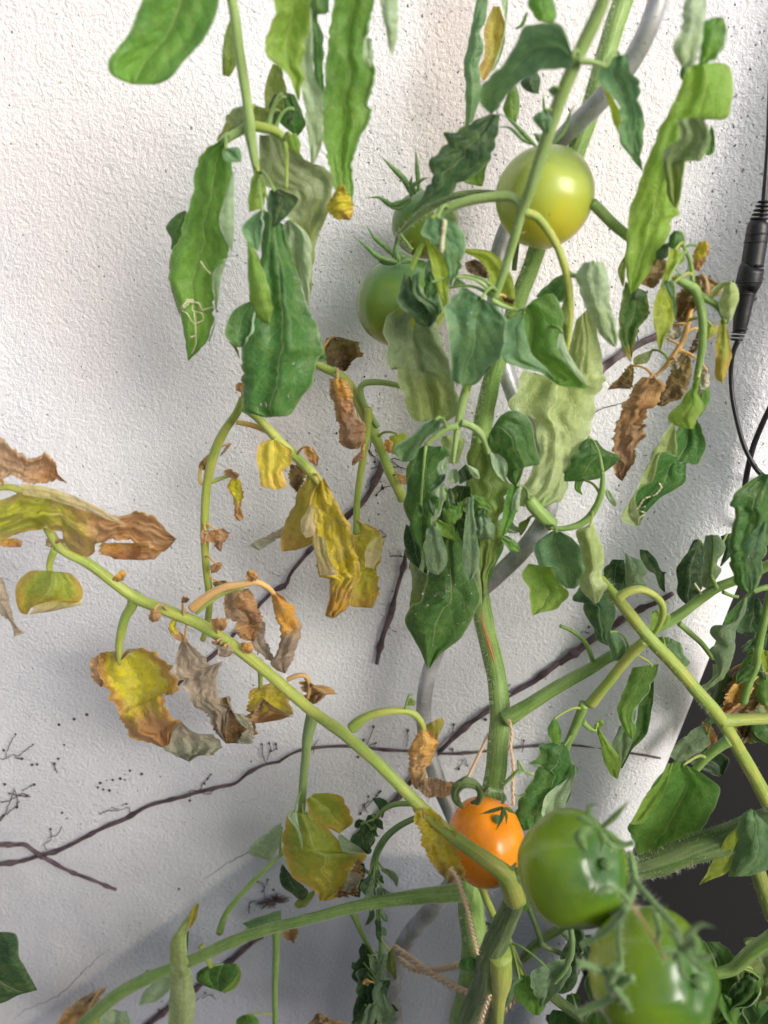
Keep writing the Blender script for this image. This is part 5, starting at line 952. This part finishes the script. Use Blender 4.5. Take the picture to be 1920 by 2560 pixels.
# ---------------------------------------------------------------- twine
t = NT('jute'); co = t.n('TexCoord').outputs['Object']; fz = t.noise(co, 900, 3).outputs[0]
JUTE = t.out(t.n('BsdfPrincipled', {'Base Color': t.mix(fz, lin((186, 156, 122)), lin((226, 204, 174))), 'Roughness': .85, 'Normal': t.n('Bump', {'Strength': .5, 'Distance': .0003, 'Height': fz})}))
def twine(label, tile, s, gs, wpx):
    p = resample(pts(tile, s), 60, 1.); n_ = 60
    C = [P(x, y, gs[0]*(1-i/59)+gs[-1]*i/59) for i, (x, y) in enumerate(p)]; rad = wpx*.36*mpp(p[0][1], gs[0])
    root = empty('twine', C[-1], label, 'twine', 'jute twine tying the plant'); tot = 0; fine = []
    for i in range(n_-1):
        for k in range(5): fine.append(C[i].lerp(C[i+1], k/5))
    hb = MB(); rr2 = random.Random(int(p[0][0]))
    for ply in range(2):
        q = []; tot = 0
        for i, c in enumerate(fine[:-1]):
            d = (fine[i+1]-c); tot += d.length; d.normalize(); x = d.cross(Vector((0, 1, .1))).normalized(); y = x.cross(d)
            an = tot/(rad*7)*2*math.pi+ply*math.pi; q.append(c+(x*math.cos(an)+y*math.sin(an))*rad*.5)
        mb = MB(); tube(mb, q, [rad*.56]*len(q), JUTE, sides=8, seg=1, knob=.3); mb.build('strand', root, C[-1])
    for k in range(int(tot*9000)):
        c = rr2.choice(fine); d = Vector((rr2.uniform(-1, 1), rr2.uniform(-1, .4), rr2.uniform(-1, 1))).normalized(); e = d.orthogonal().normalized()*.00004
        hb.tri(c-e, c+e, c+d*rad*rr2.uniform(1.5, 4.5), JUTE)
    f = hb.build('fibres', root, C[-1], smooth=False); f['kind'] = 'stuff'
twine('thin twine slanting down to the dry sepals left of the main stem', 'N', '705,440 660,540 610,640 565,740', [.09, .19], 10)
twine('twine hanging straight down on the right side of the main stem to the orange tomato', 'N', '838,350 852,440 845,520 862,640 860,760 862,890', [.11, .17], 12)
twine('thick twine running down along the lower stem under the orange tomato', 'Q', '715,190 760,260 800,380 835,500 865,640 895,760', [.25, .25], 16)
twine('twine stretched from the stake across to the lower stem, front strand', 'Q', '340,715 440,790 560,880 700,960 850,1030', [.10, .21], 20)
twine('twine stretched behind from the stake to the lower stem, back strand', 'Q', '370,790 450,860 520,875 620,870 770,835', [.10, .18], 18)
twine('twine hanging at the bottom edge between the stem and its yellow stub', 'Q', '975,1040 945,1120 920,1200 905,1290', [.24], 16)
twine('loose twine at the bottom right of the yellow stub', 'Q', '1170,1030 1110,1100 1060,1160 1020,1290', [.18], 16)

# ---------------------------------------------------------------- dead vine on the wall
def vine(label, segs, tend=(), mat='f'):
    p0 = pts(segs[0][0], segs[0][1])[0]; bz = W(*p0, .003)
    root = empty('dead_vine', bz, label, 'vine', 'dead climbing vine on the wall')
    for tile, s, ws in segs:
        p = pts(tile, s); k = resample(p, max(10, len(p)*3), 1.); mb = MB(); n_ = len(k)
        C = [W(x, y, .0035+.001*math.sin(i)) for i, (x, y) in enumerate(k)]
        rad = []
        for i in range(n_):
            f = i/(n_-1)*(len(ws)-1); a = int(min(f, len(ws)-1.001)) if len(ws) > 1 else 0; w_ = ws[a]*(1-f+a)+ws[min(a+1, len(ws)-1)]*(f-a) if len(ws) > 1 else ws[0]
            rad.append(w_*.38*mpp(k[i][1], .003)*(1+(.45 if i % 7 == 3 else 0)))
        tube(mb, C, rad, SM[mat], sides=9, seg=4, groove=.05, knob=.5); mb.build('vine_stem', root, bz)
    for tile, s, pads in tend:
        mb = MB(); rr3 = random.Random(int(bz.x*1e5)+len(s))
        if s:
            for br_ in s.split(';'):
                p = pts(tile, br_); k = resample(p, len(p)*5, 1.); k = [(x+rr3.uniform(-1.3, 1.3), y+rr3.uniform(-1.3, 1.3)) for x, y in k]
                tube(mb, [W(x, y, .002+.001*math.sin(i*.7)) for i, (x, y) in enumerate(k)], [.0003]*len(k), SM[mat], sides=5, seg=1, knob=.5)
        for x, y in pts(tile, pads) if pads else []: ball(mb, W(x, y, .0015), .00085*rr3.uniform(.7, 1.3), PODM, 1, .6, 1.2, seg=7)
        mb.build('tendril', root, bz)
vine('long thin dead vine curving across the lower left wall', [('L', '-40,1000 0,998 120,980 240,945 370,905 500,840 640,770 770,715 860,660 960,625 1080,600 1160,575 1280,545 1390,520 1460,465 1560,410 1659,390', [13, 12, 12, 10, 9]), ('N0', '700,1903 740,1880 800,1868 880,1866 960,1874 1030,1878 1100,1884 1180,1882 1300,1868 1420,1862 1560,1880 1650,1895', [9, 8, 7, 7])],
     [('L', '280,910 260,880 300,850 300,800;290,840 340,820 370,770', '300,790'), ('L', '770,700 760,660 700,680 640,680 590,700;700,670 660,660;720,650 750,635', '750,640'), ('L', '1130,600 1125,560 1180,560 1200,520 1230,490 1250,465;1190,575 1240,580 1260,560', '1250,465 1230,490 1212,520 1125,620'),
      ('L', '1580,400 1560,360 1555,290;1580,380 1600,330 1600,280;1605,330 1635,310 1635,285', '1550,285 1595,280 1635,285 1605,325 1640,315 1488,388'), ('M', '470,470 480,420 510,380', '475,440'), ('M', '800,440 830,380 858,300;800,430 790,390;830,420 870,410', '858,300 795,385 875,405 760,495'), ('M', '1070,430 1080,380 1075,330', '1080,325'), ('N', '490,570 480,530;550,600 520,660;560,590 575,640;920,550 930,480', '480,535 520,660 575,640 930,480')])
vine('short dead twig crossing the long vine at the lower left edge', [('L', '-40,890 0,885 120,880 160,890 230,940 300,980 400,1035 520,1080 690,1148', [13, 13, 12, 12, 10, 9])])
vine('dark diagonal dead vine behind the yellow leaves', [('H', '1400,640 1380,700 1300,860 1200,960 1080,1070 960,1180 830,1330 790,1410 700,1460 600,1570', [24, 16, 14, 13, 13]), ('K', '930,420 850,510 760,590 600,720 540,790', [12, 12, 12])],
     [('H', '1390,640 1340,600 1320,560 1340,480;1370,640 1310,570 1310,510;1270,540 1260,420 1230,300 1210,240;1400,650 1460,640 1520,680;1420,680 1500,670 1560,690;1420,640 1480,620 1550,640;1390,610 1350,560;1430,690 1510,720;1390,660 1330,680', '1360,850 1400,805 1110,460 1285,105 1385,640 1350,640'), ('H', '1360,850 1400,805 1460,790', '1360,850'), ('H', '1380,1070 1425,1105 1390,1115;1450,1235 1520,1230', ''), ('H', '780,1430 800,1400', '785,1432')])
vine('short knobbly dead twig left of the dark pointed leaf', [('I', '200,1000 180,1130 140,1260 100,1430 60,1540 20,1680 5,1765', [13, 13, 14, 22, 14, 14])], [('I', '100,1530 60,1490;110,1540 135,1550', '112,1280'), ('I', '100,1045 140,1040 190,1050;230,1080 225,1135', '')])
vine('thick dead vine rising from behind the orange tomato to the right', [('N', '-140,1120 0,960 60,900 150,830 220,740 300,640 380,570 480,470 600,370 720,280 830,200 960,130 1060,60 1150,-10', [14, 14, 15, 16, 17, 18, 18]), ('J', '0,1590 120,1500 260,1400 400,1310 520,1230 640,1160 760,1110 900,1030', [20, 22, 24, 20, 12])],
     [('N', '640,350 660,340 700,350;480,430 490,380;820,150 840,130', '490,380 30,800 840,130 690,350'), ('M', '800,830 840,790 890,730;820,850 790,800;780,850 830,770', '895,725 825,750 800,800 775,860 880,745'), ('J', '100,1550 60,1570;230,1350 200,1340', '230,1300 60,1560')])
vine('lower dead vine behind the long green branch at the bottom left', [('L', '1640,1380 1560,1400 1460,1490 1380,1560 1290,1620 1180,1720 1080,1790 1000,1850 900,1930 840,2000', [22, 16, 15, 15, 16, 18])],
     [('M', '160,1400 150,1320 110,1300;150,1360 180,1280;100,1420 60,1440 60,1500', '110,1300 145,1360 180,1285 60,1460 215,1350'), ('L', '1150,1810 1180,1790;1200,1790 1250,1770 1280,1800', '960,1810 940,1860 1215,1760')])
vine('grey purple dead vine at the right behind the brown leaves', [('F', '180,1090 290,1000 400,920 520,850 620,800 700,760 800,700 900,660', [24, 24, 22, 20, 22])], [('F', '540,800 530,740;560,800 600,780;640,780 650,770', '540,740'), ('F', '150,1400 200,1340 260,1290 380,1250 440,1240', '')], mat='f2')
# a shaggy knot of old vine root behind the leaves
mb = MB(); rr4 = random.Random(9); kc = W(684, 2250, .004); kr = empty('vine_root_clump', kc, 'dark shaggy clump of dead vine rootlets behind the yellow green leaf', 'root clump')
for k in range(80):
    a = rr4.uniform(0, 6.28); q = rr4.random()**.6; e = kc+Vector((math.cos(a)*.016*q, -.004*rr4.random(), math.sin(a)*.008*q+.004*math.cos(a)*q))
    tube(mb, [kc+(e-kc)*.3, kc+(e-kc)*.7+Vector((rr4.uniform(-.002, .002), 0, rr4.uniform(-.002, .002))), e], [.0006, .0004, .0002], SM['f'], sides=4, seg=2)
mb.build('rootlets', kr, kc)['kind'] = 'stuff'
# dried sucker pads left on the wall
pr = empty('tendril_remains', W(200, 1950, .002), 'dried reddish vine tendrils and sucker pads stuck to the left wall', 'tendrils'); mb = MB(); r5 = random.Random(4)
for tile, s in (('L', '0,375 30,370 50,300 90,230'), ('L', '30,370 80,350 110,355 140,330 195,290'), ('L', '90,365 130,375'), ('L', '320,400 335,455'), ('L', '130,560 160,545 205,525'), ('L', '0,630 60,620 120,580 170,590'), ('L', '0,720 50,690 100,650 110,620'), ('L', '0,740 30,700 60,620 90,560'), ('L', '60,575 120,590 180,600'), ('L', '20,700 0,740'), ('L', '80,540 100,600 105,660')):
    k = resample(pts(tile, s), 18, 1.); k = [(x+r5.uniform(-1.6, 1.6), y+r5.uniform(-1.6, 1.6)) for x, y in k]
    tube(mb, [W(x, y, .002+.0008*math.sin(i)) for i, (x, y) in enumerate(k)], [.00032]*18, SM['f'], sides=5, seg=1, knob=.5)
mb.build('tendril', pr, pr.location)
for x, y in pts('L', '92,227 22,322 197,287 130,372 322,402 345,372 440,137 515,110 380,290 28,523 203,525 580,542 633,500 668,497 713,490 740,497 612,553 648,560 770,443 740,465 368,693 397,725 190,408 220,405 55,577 100,660 158,590 125,590 350,170 595,515 840,462 1060,1143 1600,1000'):
    mb = MB(); ball(mb, W(x, y, .0012), .00115*r5.uniform(.5, 1.1), PODM, 1, .6, 1, seg=8); mb.build('sucker_pad', pr, pr.location)
for m_ in list(bpy.data.materials):
    if m_.users == 0: bpy.data.materials.remove(m_)
